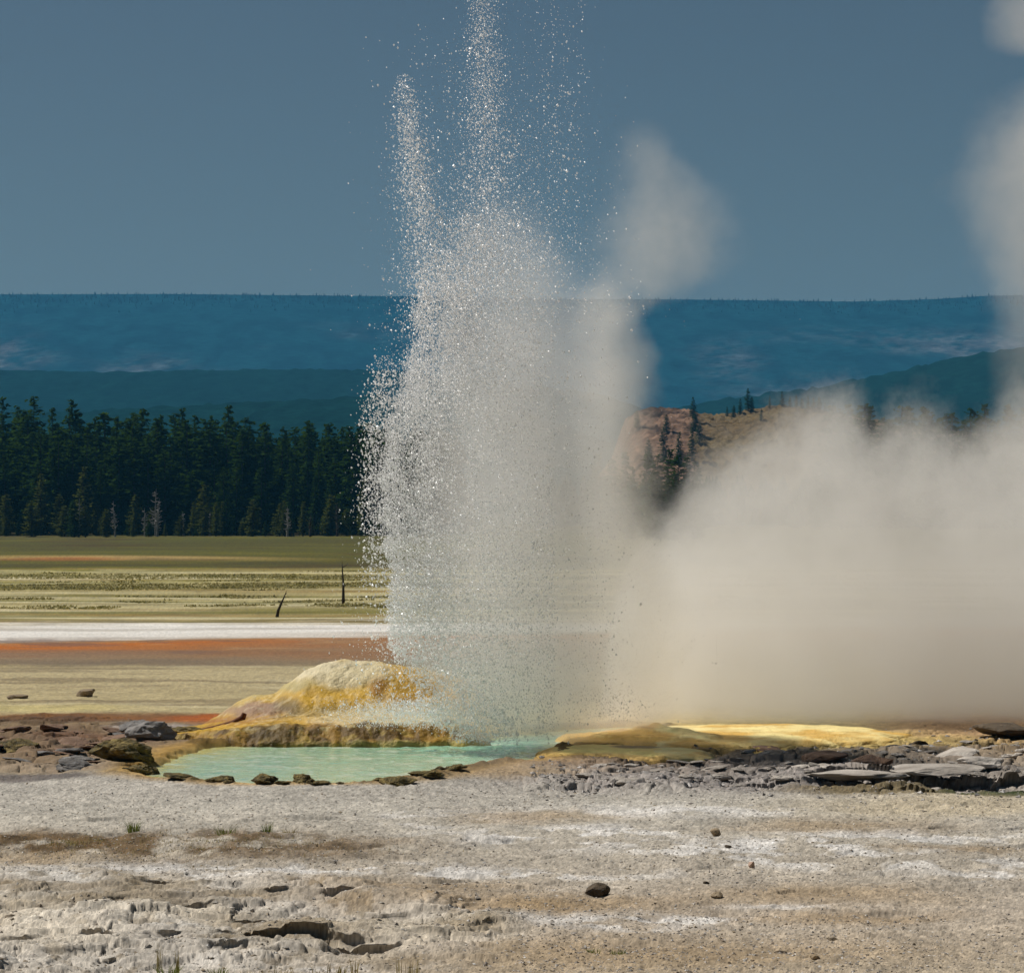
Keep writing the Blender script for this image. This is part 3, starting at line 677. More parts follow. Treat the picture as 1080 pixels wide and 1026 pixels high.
def snag(name, x, y, h, label, cat, group=None, mat=None, lean=(0, 0), nbr=10, r0=.14, seed=0):
    r = np.random.default_rng(seed)
    root = bpy.data.objects.new(name, None); COL.objects.link(root); root.location = (x, y, float(ground_z(x, y)))
    P = [(lean[0] * t * h + .05 * h * .2 * math.sin(t * 5 + seed), lean[1] * t * h, t * h) for t in (0, .25, .5, .75, 1)]; P[0] = (0, 0, -.25)
    V, q = tube(P, [r0 * 1.2, r0 * .85, r0 * .65, r0 * .4, r0 * .12], 7)
    obj('trunk', mesh_np('trunk', V, q, smooth=True), mat, root)
    if 0 < nbr < 8:
        for b in range(nbr):
            t = r.uniform(.35, .9); a = r.uniform(0, 6.28); L = h * r.uniform(.08, .16); p0 = np.array([np.interp(t, (0, .25, .5, .75, 1), [p[i] for p in P]) for i in range(3)])
            V, q = tube([p0, p0 + np.array([math.cos(a), math.sin(a), .4]) * L * .5, p0 + np.array([math.cos(a), math.sin(a), .6]) * L], [r0 * .35, r0 * .25, r0 * .08], 5)
            obj('branch', mesh_np('branch', V, q, smooth=True), mat, root)
    elif nbr:
        A = Acc()
        for b in range(nbr):
            t = r.uniform(.2, .92); a = r.uniform(0, 6.28); L = h * r.uniform(.06, .17) * (1.2 - .7 * t)
            p0 = np.array(P[0]) * 0 + np.array([np.interp(t, (0, .25, .5, .75, 1), [p[i] for p in P]) for i in range(3)])
            d1 = np.array([math.cos(a), math.sin(a), r.uniform(-.3, .6)])
            V, q = tube([p0, p0 + d1 * L * .5 + (0, 0, -.03 * h * r.random()), p0 + d1 * L], [r0 * .5, r0 * .4, r0 * .15], 5); A.add(V, q)
        obj('branches', A.mesh('branches', True), mat, root)
    return tag(root, label, cat, group)
for k, (px, h, nb, lb) in enumerate([(83, 5.6, 9, 'thin bare grey snag, leftmost at the foot of the treeline'), (118, 5.2, 22, 'bleached twiggy snag second from the left of the treeline'), (158, 7.0, 26, 'tallest pale dead tree against the dark conifers'),
                                     (166, 5.5, 24, 'bushy grey dead tree leaning beside the tallest snag'), (150, 4.2, 14, 'short grey snag just left of the tallest dead tree'), (188, 3.6, 16, 'low twiggy dead tree right of the pale snag pair'),
                                     (303, 4.4, 26, 'small grey bushy snag standing alone near the meadow edge'), (354, 4.8, 28, 'dark twiggy dead tree nearest the spout'), (216, 3.6, 14, 'stubby grey dead tree midway along the treeline'), (327, 3.2, 16, 'small brown snag between two bushier ones')]):
    snag('dead_tree', gx(px, 488), 488 + (k % 3) * 4, h, lb, 'dead tree', 'dead trees along the meadow edge', m_snag if k not in (7, 9) else m_darkwood, (random.uniform(-.05, .05), 0), int(nb * 1.8), .15, k)
for i in range(40):
    px = -60 + i * 12.5 + random.uniform(-6, 6)
    pine(gx(px, 494), 494 + random.uniform(-8, 8), random.uniform(1.8, 5.5), 'low bushy conifer at the ragged foot of the treeline', 'young conifers at the edge of the meadow', i, i % 3 > 0, wide=random.uniform(1.4, 2.4))
x, d = W(362, 637); snag('dead_tree', x, d, 1.98, 'slim dark upright dead trunk standing alone in the meadow', 'dead tree', None, m_darkwood, (-.02, 0), 3, .075, 31)
x, d = W(291, 651); snag('dead_tree', x, d, 1.05, 'short dark dead stick leaning right in the meadow', 'dead tree', None, m_darkwood, (.40, 0), 2, .07, 35)

# ------------------------------------------------------------------ geyser mound
def to_px(x, y, z): return 540 + F * x / y, HOR + F * (CAMH - z) / y
mx = np.arange(-8.2, 0.6, 0.026); my = np.concatenate([np.arange(63.0, 66.4, 0.03), np.arange(66.4, 74.5, 0.055)])
MX, MY = np.meshgrid(mx, my)
wx_ = MX + 0.18 * fbm(MX * 1.1, MY * 0.8, 4, 601); wy_ = MY + 0.25 * fbm(MX * 0.9, MY * 0.7, 4, 602)
hr = np.array([(205, 0), (228, .22), (248, .50), (270, .66), (288, .70), (302, .92), (320, 1.16), (340, 1.31), (362, 1.38), (385, 1.37), (405, 1.32), (430, 1.22), (462, 1.12), (486, 1.02), (506, .80), (524, .40), (540, 0)])
Hr = np.interp(wx_, gx(hr[:, 0], 69.0), hr[:, 1])
dy = wy_ - 69.0
bell = np.where(dy < 0, np.exp(-(dy / 1.75) ** 2), np.exp(-(dy / 2.3) ** 2))
ridge = Hr * bell
tr = np.array([(150, 0), (172, .10), (200, .16), (232, .22), (262, .30), (300, .37), (350, .35), (420, .38), (470, .37), (495, .33), (508, .22), (520, 0)])
Tt = np.interp(wx_, gx(tr[:, 0], 65.0), tr[:, 1])
lipn = 64.15 + 0.20 * fbm(MX * 0.8, MY * 0, 4, 603) + 0.10 * fbm(MX * 3.2, MY * 0, 3, 604) + 0.7 * (1 - sstep(-6.4, -4.6, MX)) * 0.9
ter = Tt * sstep(-0.35, 0.62, wy_ - lipn) * (1 - sstep(67.6, 70.0, wy_))
frontm = np.clip(1 - np.abs(wy_ - lipn - .18) / .62, 0, 1) * (Tt > .02)
kk = 0.10
mz = np.maximum(ridge, ter) + kk * np.exp(-np.abs(ridge - ter) / kk) * 0.4 * np.clip(np.minimum(ridge, ter) / .1, 0, 1)
mz += np.clip(mz / .2, 0, 1) * (0.055 * fbm(MX * 1.7, MY * 1.2, 5, 605, .6) + 0.030 * fbm(MX * 6, MY * 5, 4, 606, .6))
mz += frontm * (0.13 * fbm(MX * 3.0, MY * 2.6, 4, 607) + 0.03 * np.abs(fbm(MX * 8, MY * 3, 3, 608)))
rough = np.clip(1 - np.hypot((MX - gx(300, 66.6)) / 1.0, (MY - 66.7) / 1.1), 0, 1)          # broken patch on the left shoulder
mz += sstep(0, .4, rough) * (0.07 * fbm(MX * 4, MY * 3, 4, 609) + .04)
mz += 0.10 * np.exp(-((MX - gx(398, 66)) / .35) ** 2 - ((MY - 65.3) / .5) ** 2) + .09 * np.exp(-((MX - gx(345, 66)) / .5) ** 2 - ((MY - 65.6) / .5) ** 2)
inside = np.maximum(ridge, ter)
mz = mz - 0.35 * (1 - sstep(0.0, 0.07, inside)) + .0
mpx, mpy = to_px(MX, MY, mz)
mc = np.ones(MX.shape + (3,)) * lin(204, 160, 44)
def mpaint(mask, rgb, s=1.0):
    global mc
    m_ = np.clip(mask * s, 0, 1)[..., None]; mc = mc * (1 - m_) + lin(*rgb) * m_
n_a = fbm(MX * 1.3, MY * 1.0, 4, 611); n_b = fbm(MX * 3.5, MY * 2.5, 4, 612); n_c = fbm(MX * 7, MY * 6, 3, 613)
rl = mz / 1.45
def mz_zone(px, py, rx, ry, soft=.5, d=69.0, wob=16):
    """zone round a spot on the mound, measured across its face"""
    return 1 - sstep(1 - soft, 1 + soft, np.sqrt(((mpx + wob * n_a - px) / rx) ** 2 + ((mpy + wob * .35 * n_b - py) / ry) ** 2))
mpaint(sstep(.45, .75, rl + .12 * n_a), (216, 176, 66), .7)
mpaint(mz_zone(350, 706, 66, 14, .5), (232, 216, 176), 1.0)
mpaint(mz_zone(372, 712, 40, 12, .5), (228, 210, 162), .8)
mpaint(mz_zone(262, 734, 42, 16, .5), (196, 184, 134), .9)
mpaint(mz_zone(300, 722, 30, 6, .6), (190, 176, 120), .8)
mpaint(mz_zone(470, 725, 60, 24, .5), (206, 158, 52), .8)
mpaint(mz_zone(405, 726, 9, 9, .7), (158, 106, 18), .8); mpaint(mz_zone(418, 738, 14, 5, .7), (160, 110, 28), .6)
mpaint(mz_zone(330, 740, 90, 9, .6), (220, 172, 44), .8)
mpaint(mz_zone(272, 750, 36, 9, .4), (170, 136, 108), .95); mpaint(mz_zone(304, 747, 20, 10, .5), (112, 92, 42), .8); mpaint(mz_zone(345, 748, 30, 6, .6), (150, 122, 40), .6)
mpaint(mz_zone(360, 763, 130, 8, .6), (212, 164, 36), .7); mpaint(mz_zone(342, 766, 14, 5, .6), (176, 124, 26), .8)
mpaint(mz_zone(420, 757, 90, 9, .6), (212, 198, 160), .7)
mpaint(mz_zone(215, 760, 50, 4, .6), (150, 88, 34), .7)
fr = sstep(.15, .7, frontm + .3 * n_b)
mpaint(fr, (150, 112, 30), .9)
mpaint(fr * sstep(-.05, .22, n_b + .12), (104, 76, 14), .92)
mpaint(fr * sstep(.12, .3, n_c), (176, 146, 60), .7)
mpaint(mz_zone(290, 775, 26, 12, .5), (92, 72, 20), .8)
mpaint(mz_zone(440, 786, 120, 4, .6), (206, 190, 110), .6)
mpaint(sstep(.18, .36, n_c) * (mz > .25), (225, 214, 180), .25)
mc *= (1 + .16 * n_c)[..., None]
m_mound = tinted('geyserite', amt=0.12, scale=2.5, rough=0.7, bump=0.7, bscale=14, bdist=0.05, spec=0.3)
me = mesh_np('geyser_mound', np.stack([MX, MY, mz], -1).reshape(-1, 3), grid_faces(len(my), len(mx)), smooth=True); add_col(me, np.clip(mc * .78, .004, .8).reshape(-1, 3))
tag(obj('geyser_mound', me, m_mound), 'cream and yellow mineral mound with crusted front behind the green pool', 'mound')

# terraced lobe to the right of the pool
tx = np.arange(0.2, 8.4, .028); ty = np.concatenate([np.arange(58.6, 68.5, .04), np.arange(68.5, 74, .08)]); TX, TY = np.meshgrid(tx, ty)
ux = TX + .55 * fbm(TX * .9, TY * .7, 4, 621); uy = TY + .8 * fbm(TX * .8, TY * .6, 4, 622)
lobe = .09 * (1 - sstep(.55, 1.1, np.sqrt(((ux - gx(655, 61.4)) / 1.75) ** 2 + ((uy - 61.6) / 1.5) ** 2)))
stack = .26 * np.clip(1 - np.sqrt(((ux - gx(690, 65)) / 1.9) ** 2 + ((uy - 65.2) / 2.6) ** 2), 0, 1)
shelf = .11 * (1 - sstep(.6, 1.1, np.sqrt(((ux - gx(800, 66)) / 3.0) ** 2 + ((uy - 66.5) / 3.0) ** 2)))
raw = np.maximum(np.maximum(lobe, stack * 1.25), shelf); lv = raw / .085
tz = .085 * (np.floor(lv) + sstep(.25, .75, lv - np.floor(lv))) * .6 + raw * .4
tz += np.clip(raw / .1, 0, 1) * (.02 * fbm(TX * 2.5, TY * 2, 4, 623) + .01 * fbm(TX * 9, TY * 7, 3, 624)) - .3 * (1 - sstep(0.0, .03, raw)) + .015
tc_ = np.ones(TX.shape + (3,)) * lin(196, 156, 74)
na = fbm(TX * 1.2, TY, 4, 625); nb = fbm(TX * 4, TY * 3, 4, 626)
def tpaint(mask, rgb, s=1.0):
    global tc_
    m_ = np.clip(mask * s, 0, 1)[..., None]; tc_ = tc_ * (1 - m_) + lin(*rgb) * m_
tpaint(sstep(.02, .1, lobe) * (uy < 63.4), (238, 202, 120), .9)  # lobe colour raised to make up for the spray column's shadow
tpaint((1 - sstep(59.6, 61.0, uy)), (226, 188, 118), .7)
tpaint(sstep(.2, .5, stack + .1 * na), (228, 190, 84), .8); tpaint(sstep(.05, .3, nb) * (stack > .1), (224, 200, 124), .5)
tpaint(sstep(.5, .9, lv - np.floor(lv)) * (stack > .12), (160, 118, 40), .6)
tpaint(sstep(-.3, .3, na) * (ux > 2.6), (222, 206, 142), .8)
tpaint(1 - sstep(.6, 1.2, np.hypot((ux - gx(673, 62)) / .55, (uy - 62.4) / .45)), (122, 96, 58), .8)
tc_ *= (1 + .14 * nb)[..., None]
me = mesh_np('sinter_terrace', np.stack([TX, TY, tz], -1).reshape(-1, 3), grid_faces(len(ty), len(tx)), smooth=True); add_col(me, np.clip(tc_ * 1.12, .004, .8).reshape(-1, 3))  # whole terrace lightened as well against the column's shade
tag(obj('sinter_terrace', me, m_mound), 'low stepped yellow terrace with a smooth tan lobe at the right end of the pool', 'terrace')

# ------------------------------------------------------------------ rocks
import bmesh
from mathutils import noise as mnoise
def rock_mesh(name, seed, cuts=9, flat=1.0, sub=3, amp=.16, fine=.05):
    r = random.Random(seed); bm = bmesh.new(); bmesh.ops.create_icosphere(bm, subdivisions=sub, radius=1.0)
    planes = []
    for c in range(cuts):
        n = Vector((r.gauss(0, 1), r.gauss(0, 1), r.gauss(0, .8))).normalized(); planes.append((n, r.uniform(.52, .85)))
    off = Vector((r.uniform(0, 50), r.uniform(0, 50), r.uniform(0, 50)))
    for v in bm.verts:
        p = v.co.copy()
        for n, d in planes:
            e = p.dot(n) - d
            if e > 0: p -= n * e * .92
        p *= 1 + amp * mnoise.noise(p * 1.3 + off) + fine * mnoise.noise(p * 4.5 + off)
        p.z *= flat
        v.co = p
    me = bpy.data.meshes.new(name); bm.to_mesh(me); bm.free()
    me.polygons.foreach_set('use_smooth', [False] * len(me.polygons)); me.update()
    return me
m_slab = noisy('grey_sinter_slab', (0.25, 0.215, 0.18), (0.48, 0.43, 0.37), scale=1.3, bump=.6, bscale=7, bdist=.05, rough=.95, per_object=.3)
m_rust = noisy('rusty_rock', (0.13, 0.075, 0.045), (0.26, 0.165, 0.11), scale=1.5, bump=.6, bscale=7, bdist=.05, rough=.95, per_object=.15)
m_brown = noisy('dark_brown_rock', (0.05, 0.036, 0.022), (0.13, 0.095, 0.06), scale=1.6, bump=.6, bscale=8, bdist=.05, rough=.95, per_object=.15)
m_ochre = noisy('ochre_crust', (0.05, 0.038, 0.012), (0.26, 0.19, 0.06), scale=2.2, bump=.7, bscale=7, bdist=.08, rough=.9, per_object=.2, c3=(0.13, 0.095, 0.03))
m_pale = noisy('pale_crust', (0.30, 0.26, 0.20), (0.50, 0.46, 0.40), scale=1.4, bump=.6, bscale=8, bdist=.05, rough=.95, per_object=.15)
m_tan = noisy('tan_pebble', (0.17, 0.12, 0.07), (0.36, 0.28, 0.18), scale=1.5, bump=.5, bscale=8, bdist=.05, rough=.95, per_object=.3)
SLABS = [rock_mesh('slab', 700 + k, 10, .22, 3, .25, .09) for k in range(8)]
ROCKS = [rock_mesh('rock', 730 + k, 9, .8, 3, .2, .06) for k in range(6)]
PEB = [rock_mesh('pebble', 760 + k, 7, .7, 2, .2, .05) for k in range(5)]
LUMP = [rock_mesh('lump', 780 + k, 4, .75, 4, .45, .16) for k in range(4)]
def mats(lst, m): 
    out = []
    for a in lst:
        c = a.copy(); c.materials.clear(); c.materials.append(m); out.append(c)
    return out
SL_G, SL_P, SL_R, SL_B = mats(SLABS, m_slab), mats(SLABS, m_pale), mats(SLABS, m_rust), mats(SLABS, m_brown)
def rock(name, me, px, py, wpx, label, cat='rock', group=None, hs=1.0, sink=.25, tilt=.12, yaw=None, d=None, depth=1.0, z=None):
    """stand a stone on the flat where the ground at that spot is; wpx is how wide it looks there"""
    if d is None: x, y = W(px, py)
    else: x, y = gx(px, d), d
    sc_ = wpx / F * y / 2
    o = bpy.data.objects.new(name, me); COL.objects.link(o)
    zz = float(ground_z(x, y)) if z is None else z
    hh = (max(v.co.z for v in me.vertices)) * sc_ * hs
    o.location = (x, y, zz + hh * (1 - 2 * sink)); o.scale = (sc_, sc_ * depth, sc_ * hs)
    o.rotation_euler = (random.gauss(0, tilt), random.gauss(0, tilt), random.uniform(0, 6.28) if yaw is None else yaw)
    return tag(o, label, cat, group)
RB = mats(ROCKS, m_brown); RT = mats(ROCKS, m_tan); RR = mats(ROCKS, m_rust); RG = mats(ROCKS, m_slab); LO = mats(LUMP, m_ochre); m_dkgrey = noisy('dark_grey_rock', (0.10, 0.09, 0.08), (0.27, 0.25, 0.23), scale=1.3, bump=.6, bscale=7, bdist=.05, rough=.95, per_object=.25); LG = mats(LUMP, m_dkgrey); SL_D = mats(SLABS, m_dkgrey); LP = mats(LUMP, m_pale)
rock('rock', RB[0], 629, 939, 27, 'dark brown hump backed rock alone on the near gravel', hs=.85, sink=.25, tilt=.05)
rock('rock', RT[1], 755, 880, 13, 'small tan cube shaped stone on the pale patch right of centre', hs=1.0, sink=.1)
rock('rock', RT[2], 757, 943, 15, 'small rusty brown stone right of the dark hump backed rock', hs=.8, sink=.2)
rock('rock', mats(ROCKS, noisy('pink_stone', (.40, .26, .18), (.52, .36, .27), bump=.4))[3], 792, 914, 8, 'tiny pinkish upright stone on the gravel', hs=1.7, sink=.05, tilt=.1)
rock('rock', RB[4], 768, 893, 9, 'small dark pebble just below the tan cube shaped stone', hs=.8)
rock('rock', RB[3], 745, 929, 8, 'small blackish pebble above the rusty brown stone', hs=.8)
rock('rock', RT[5], 878, 984, 9, 'small dark chip on the near gravel at right', hs=.7)
rock('rock', RB[5], 824, 999, 14, 'flat dark chip near the bottom edge right of centre', hs=.4)
rock('rock', RT[0], 860, 1010, 12, 'squat tan pebble near the bottom edge right of centre', hs=.7)
rock('rock', RT[4], 92, 735, 22, 'yellow tan mineral lump standing on the khaki flat behind the pool', hs=.8, sink=.1, tilt=.05)
rock('rock', RT[4], 20, 736, 24, 'low olive lump on the khaki flat at far left', hs=.35, sink=.2)
rock('flat_rock', SL_R[0], 868, 803, 56, 'rust brown slab topmost on the rubble shelf, left of a second one', 'rock', hs=1.0, sink=.05, tilt=.05, yaw=.1)
rock('flat_rock', SL_R[3], 922, 807, 50, 'chunky rust brown block on the rubble shelf, right of the flatter slab', 'rock', hs=1.7, sink=.1, tilt=.05, yaw=.3)
rock('flat_rock', SL_B[1], 1060, 778, 78, 'dark slab lying on the flat at the right edge', 'rock', hs=.9, sink=.1, tilt=.04, yaw=.1)
rock('flat_rock', SL_B[5], 1048, 770, 34, 'dark block lying behind the big slab at the right edge', 'rock', hs=1.2, sink=.15, tilt=.08, yaw=.5)
rock('rock', RB[2], 786, 792, 15, 'small dark brown hump beside the yellow flat right of the pool', hs=.7, sink=.2)
rock('flat_rock', SL_R[5], 810, 790, 40, 'thin brown slab lying at the shelf edge left of the rust brown slabs', 'rock', hs=.6)
rock('flat_rock', SL_B[2], 967, 787, 26, 'dark tilted slab on the rubble shelf right of the rust brown block', 'rock', hs=1.0, tilt=.2)
rock('flat_rock', SL_G[6], 1032, 812, 64, 'broad grey slab overhanging the mossy undercut at right', 'rock', hs=1.0, sink=.0, yaw=.1, tilt=.05)
rock('flat_rock', SL_G[2], 1010, 800, 50, 'tilted grey slab behind the mossy undercut at right', 'rock', hs=1.1, sink=.05, yaw=.4)
rock('flat_rock', SL_G[4], 905, 822, 110, 'long flat grey plate roofing the dark undercut', 'rock', hs=.45, sink=-.1, yaw=.05, tilt=.03, depth=.8)
rock('flat_rock', SL_G[1], 985, 818, 120, 'second long grey plate roofing the dark undercut, further right', 'rock', hs=.4, sink=-.1, yaw=3.1, tilt=.03, depth=.8)
for i in range(265):
    while True:
        px = random.uniform(600, 1210); py = random.uniform(782, 840)
        mid = 818 - (px - 640) * .035; hw = 9 + (px - 600) * .028
        if abs(py - mid) < hw and not (860 < px and py > 824): break
    me_ = random.choice(SL_G); big = random.random()
    rock('flat_rock', me_, px, py, random.uniform(8, 20) if big < .85 else random.uniform(20, 40), 'grey broken sinter slab among many on the rubble shelf right of the pool', 'rock', 'slabs scattered over the rubble shelf', hs=random.uniform(.5, 1.1), sink=random.uniform(.05, .35), tilt=.12, depth=random.uniform(.7, 1.2))
# left bank of the pool
rock('rock', LG[0], 158, 783, 50, 'largest grey crag at the left end of the pool', 'rock', hs=.75, sink=.3, tilt=.1, yaw=.4)
rock('rock', LO[1], 130, 806, 62, 'broad ochre brown mossy crag by the left tip of the pool', 'rock', hs=.6, sink=.3, tilt=.1, yaw=.2)
rock('rock', LO[2], 150, 814, 38, 'ochre lump right at the left tip of the pool', 'rock', hs=.8, sink=.3)
rock('flat_rock', SL_D[3], 142, 775, 40, 'tilted grey plate on top of the grey crag left of the pool', 'rock', hs=1.2, sink=.0, tilt=.12, z=.10)
rock('rock', LG[3], 80, 810, 46, 'low grey hump at the pale shelf left of the pool', 'rock', hs=.35, sink=.3)
rock('rock', LO[3], 22, 794, 50, 'dark olive hump on the brown shelf at far left', 'rock', hs=.45, sink=.3)
rock('rock', LO[0], 205, 777, 44, 'ochre crust lump between the wet patch and the pool', 'rock', hs=.5, sink=.35)
for i in range(44):
    px = random.uniform(-30, 165); py = random.uniform(770, 812)
    rock('flat_rock', random.choice(SL_R if i % 3 else SL_D), px, py, random.uniform(12, 38), 'thin dark plate among several on the brown shelf left of the pool', 'rock', 'plates on the left shelf', hs=random.uniform(.5, 1.0), sink=.15, tilt=.1)
# little crust clumps along the near rim of the pool
for k, (px, py, w_, hs_, lb) in enumerate([(235, 828, 26, .5, 'low dark crust clump on the near pool rim, leftmost'), (278, 830, 30, .55, 'dark crust clump on the near pool rim, second from the left'), (297, 831, 18, .45, 'smallest dark crust clump on the near pool rim'),
                                           (319, 829, 26, .8, 'tallest dark crust clump on the near pool rim'), (336, 831, 24, .4, 'flat dark crust clump just right of the tallest one'), (420, 829, 34, .35, 'long low brown crust on the near pool rim past its middle'),
                                           (450, 824, 30, .4, 'brown crust clump where the near rim bends up'), (480, 817, 22, .4, 'rightmost brown crust clump on the near pool rim'), (190, 826, 34, .3, 'flat crust at the left bend of the near rim')]):
    rock('crust_clump', LO[k % 4], px, py, w_, lb, 'crust', 'crust clumps on the pool rim', hs=hs_, sink=.3, tilt=.08)
for i in range(13):
    px, py = 205 + i * 23 + 5 * random.uniform(-2, 2), 0
    py = np.interp(px, [165, 215, 270, 330, 390, 440, 480, 515], [825, 828, 831, 830, 829, 824, 815, 810]) + random.uniform(-.6, 1.2)
    rock('crust_clump', LO[i % 4], px, py, random.uniform(8, 17), 'tiny ochre crust knob on the near rim of the pool', 'crust', 'crust knobs along the pool rim', hs=.5, sink=.3, tilt=.08)
# driftwood-like rusty runnel edge on the left shoulder of the mound
A = Acc(); x0, y0 = W(175, 762)
V, q = tube([(gx(206, 66.5), 66.5, .10), (gx(228, 66.6), 66.6, .16), (gx(246, 66.8), 66.8, .24), (gx(256, 66.9), 66.9, .33), (gx(258, 66.9), 66.9, .43)], [.035, .06, .065, .07, .05], 7); A.add(V, q)
tag(obj('branch', A.mesh('branch', True), noisy('rusty_wood', (.10, .035, .012), (.22, .085, .03), bump=.5)), 'rusty red branch stub resting on the left shoulder of the mound', 'branch')
# gravel: too many to count
def gravel(name, n, gen, label, seed, smin, smax, palette):
    r = np.random.default_rng(seed); xy = gen(r, n); x, y = xy[:, 0], xy[:, 1]; n = len(x)
    base = np.array([(1, 0, 0), (-1, 0, 0), (0, 1, 0), (0, -1, 0), (0, 0, 1), (0, 0, -1)], float)
    fc = np.array([(0, 2, 4), (2, 1, 4), (1, 3, 4), (3, 0, 4), (2, 0, 5), (1, 2, 5), (3, 1, 5), (0, 3, 5)])
    sz = smin * (smax / smin) ** (r.random(n) ** 3.0)
    B = base[None] * r.uniform(.55, 1.25, (n, 6, 1)) * sz[:, None, None] + r.normal(0, .22, (n, 6, 3)) * sz[:, None, None]
    a = r.uniform(0, 6.28, n); ca, sa = np.cos(a)[:, None], np.sin(a)[:, None]
    bx = B[..., 0] * ca - B[..., 1] * sa; by = B[..., 0] * sa + B[..., 1] * ca
    V = np.stack([bx + x[:, None], by + y[:, None], B[..., 2] * .6 + ground_z(x, y)[:, None] + sz[:, None] * .22], -1)
    pal = np.array(palette)[r.integers(0, len(palette), n)] * r.uniform(.6, 1.3, (n, 1))
    me = mesh_np(name, V.reshape(-1, 3), None, (fc[None] + (np.arange(n) * 6)[:, None, None]).reshape(-1, 3)); add_col(me, np.repeat(pal, 6, 0))
    return tag(obj(name, me, m_gravel), label, 'gravel', kind='stuff')
m_gravel = tinted('gravel', amt=.2, scale=20, rough=.95, bump=0, spec=.15)
PALG = [(.46, .42, .37), (.42, .37, .32), (.38, .33, .28), (.52, .49, .45), (.30, .24, .18), (.40, .32, .22)]
def gen_near(r, n):
    py = r.uniform(822, 1036, n); px = r.uniform(-260, 1340, n)
    y = F * CAMH / (py - HOR); x = (px - 540) / F * y
    c = np.searchsorted(cols, x / y); rr_ = np.searchsorted(rows, y)
    keep = (sd[np.clip(rr_, 0, NR - 1), np.clip(c, 0, NC - 1)] > .3) & (fbm(x * .35, y * .25, 3, 801) + r.uniform(-.5, .5, n) > -.25) & ((px > 540) | (py < 930) | (r.random(n) < .3))
    return np.stack([x, y], -1)[keep]
gravel('gravel', 105000, gen_near, 'loose pale and brown gravel strewn over the near flat', 21, .006, .026, PALG)
def gen_crust(r, n):
    px = r.uniform(-60, 560, n); py = r.uniform(922, 1030, n); y = F * CAMH / (py - HOR); x = (px - 540) / F * y
    k_ = fbm(x * .8, y * .6, 3, 803) + r.uniform(-.3, .3, n) > 0
    return np.stack([x, y], -1)[k_]
gravel('gravel', 2500, gen_crust, 'flat pale chips broken from the near crust', 23, .010, .045, [(.46, .42, .36), (.40, .35, .29), (.52, .48, .42), (.33, .27, .20)])
def gen_rub(r, n):
    px = r.uniform(560, 1200, n); py = 818 - (px - 640) * .035 + r.normal(0, 1, n) * (7 + (px - 560) * .02)
    y = F * CAMH / (py - HOR); return np.stack([(px - 540) / F * y, y], -1)
gravel('gravel', 3000, gen_rub, 'grey chips between the slabs of the rubble shelf', 22, .015, .07, [(.40, .37, .34), (.46, .43, .40), (.34, .31, .28), (.26, .23, .20)])

# ------------------------------------------------------------------ grass
m_grass = leafy('grass_blades', (0.10, 0.13, 0.02), (0.20, 0.21, 0.05))
m_dry = leafy('dry_grass', (0.20, 0.16, 0.05), (0.36, 0.29, 0.13))
def tuft_mesh(seed, n, h, spread, lean=.5, wd=.006):
    r = np.random.default_rng(seed); V = []; Q = []; T = []
    for b in range(n):
        a = r.uniform(0, 6.28); s = spread * math.sqrt(r.random()); p = np.array([math.cos(a) * s, math.sin(a) * s, -.02]); hh = h * r.uniform(.45, 1.0)
        a2 = a + r.normal(0, .7); dx = np.array([math.cos(a2), math.sin(a2), 0]) * hh * lean * r.random(); sd_ = np.array([math.sin(a2 + 1), math.cos(a2 + 1), 0]) * wd
        o = len(V); V += [p - sd_, p + sd_, p + dx * .35 + (0, 0, hh * .6) + sd_ * .7, p + dx * .35 + (0, 0, hh * .6) - sd_ * .7, p + dx + (0, 0, hh)]
        Q.append((o, o + 1, o + 2, o + 3)); T.append((o + 3, o + 2, o + 4))
    return mesh_np('grass_tuft', np.array(V), np.array(Q), np.array(T))
for k, (px, py, n, h, sp, ln_, mt, lb) in enumerate([(141, 877, 90, .22, .075, .7, 0, 'densest green grass tuft on the gravel before the pool'), (238, 880, 60, .17, .13, 1.1, 0, 'spreading sparse grass tuft right of the dense green one'), (283, 878, 50, .20, .06, .7, 0, 'small upright green tuft nearest the middle of the gravel'),
                                                   (305, 880, 26, .13, .10, .9, 1, 'thin dry sprig just right of the small upright tuft'), (88, 888, 160, .09, .28, .8, 1, 'flat olive mat of dry grass on the brown soil strip'), (66, 893, 90, .08, .2, .8, 1, 'low dry grass patch at the left of the olive mat'),
                                                   (178, 1024, 70, .17, .10, .9, 0, 'dark green tuft at the bottom edge below the crust'), (229, 1023, 60, .12, .09, .9, 0, 'short green tuft at the bottom edge left of the dry stalks'), (168, 1019, 14, .42, .03, .1, 1, 'tallest spray of thin dry stalks near the lower left corner'),
                                                   (187, 1020, 12, .30, .02, .1, 1, 'shorter spray of thin dry stalks just right of the tallest'), (285, 1024, 70, .11, .32, .6, 1, 'strip of dry stubble under the near hollow'), (345, 1023, 50, .14, .25, .5, 1, 'dry stubble right of the longer stubble strip'), (430, 1021, 30, .22, .12, .2, 1, 'few thin upright stalks at the bottom edge, centre left'),
                                                   (626, 1000, 40, .10, .06, .9, 0, 'small green sprig on the near gravel, left of a pair'), (652, 999, 50, .10, .07, .9, 0, 'small green sprig on the near gravel, right of a pair'), (374, 1022, 12, .22, .05, .2, 1, 'few bare thin stalks below the right end of the hollow')]):
    x, y = W(px, py); me = tuft_mesh(k, n, h, sp, ln_, .0045); me.materials.append(m_grass if mt == 0 else m_dry)
    o = bpy.data.objects.new('grass_tuft', me); COL.objects.link(o); o.location = (x, y, float(ground_z(x, y))); tag(o, lb, 'grass', 'grass tufts on the near flat')
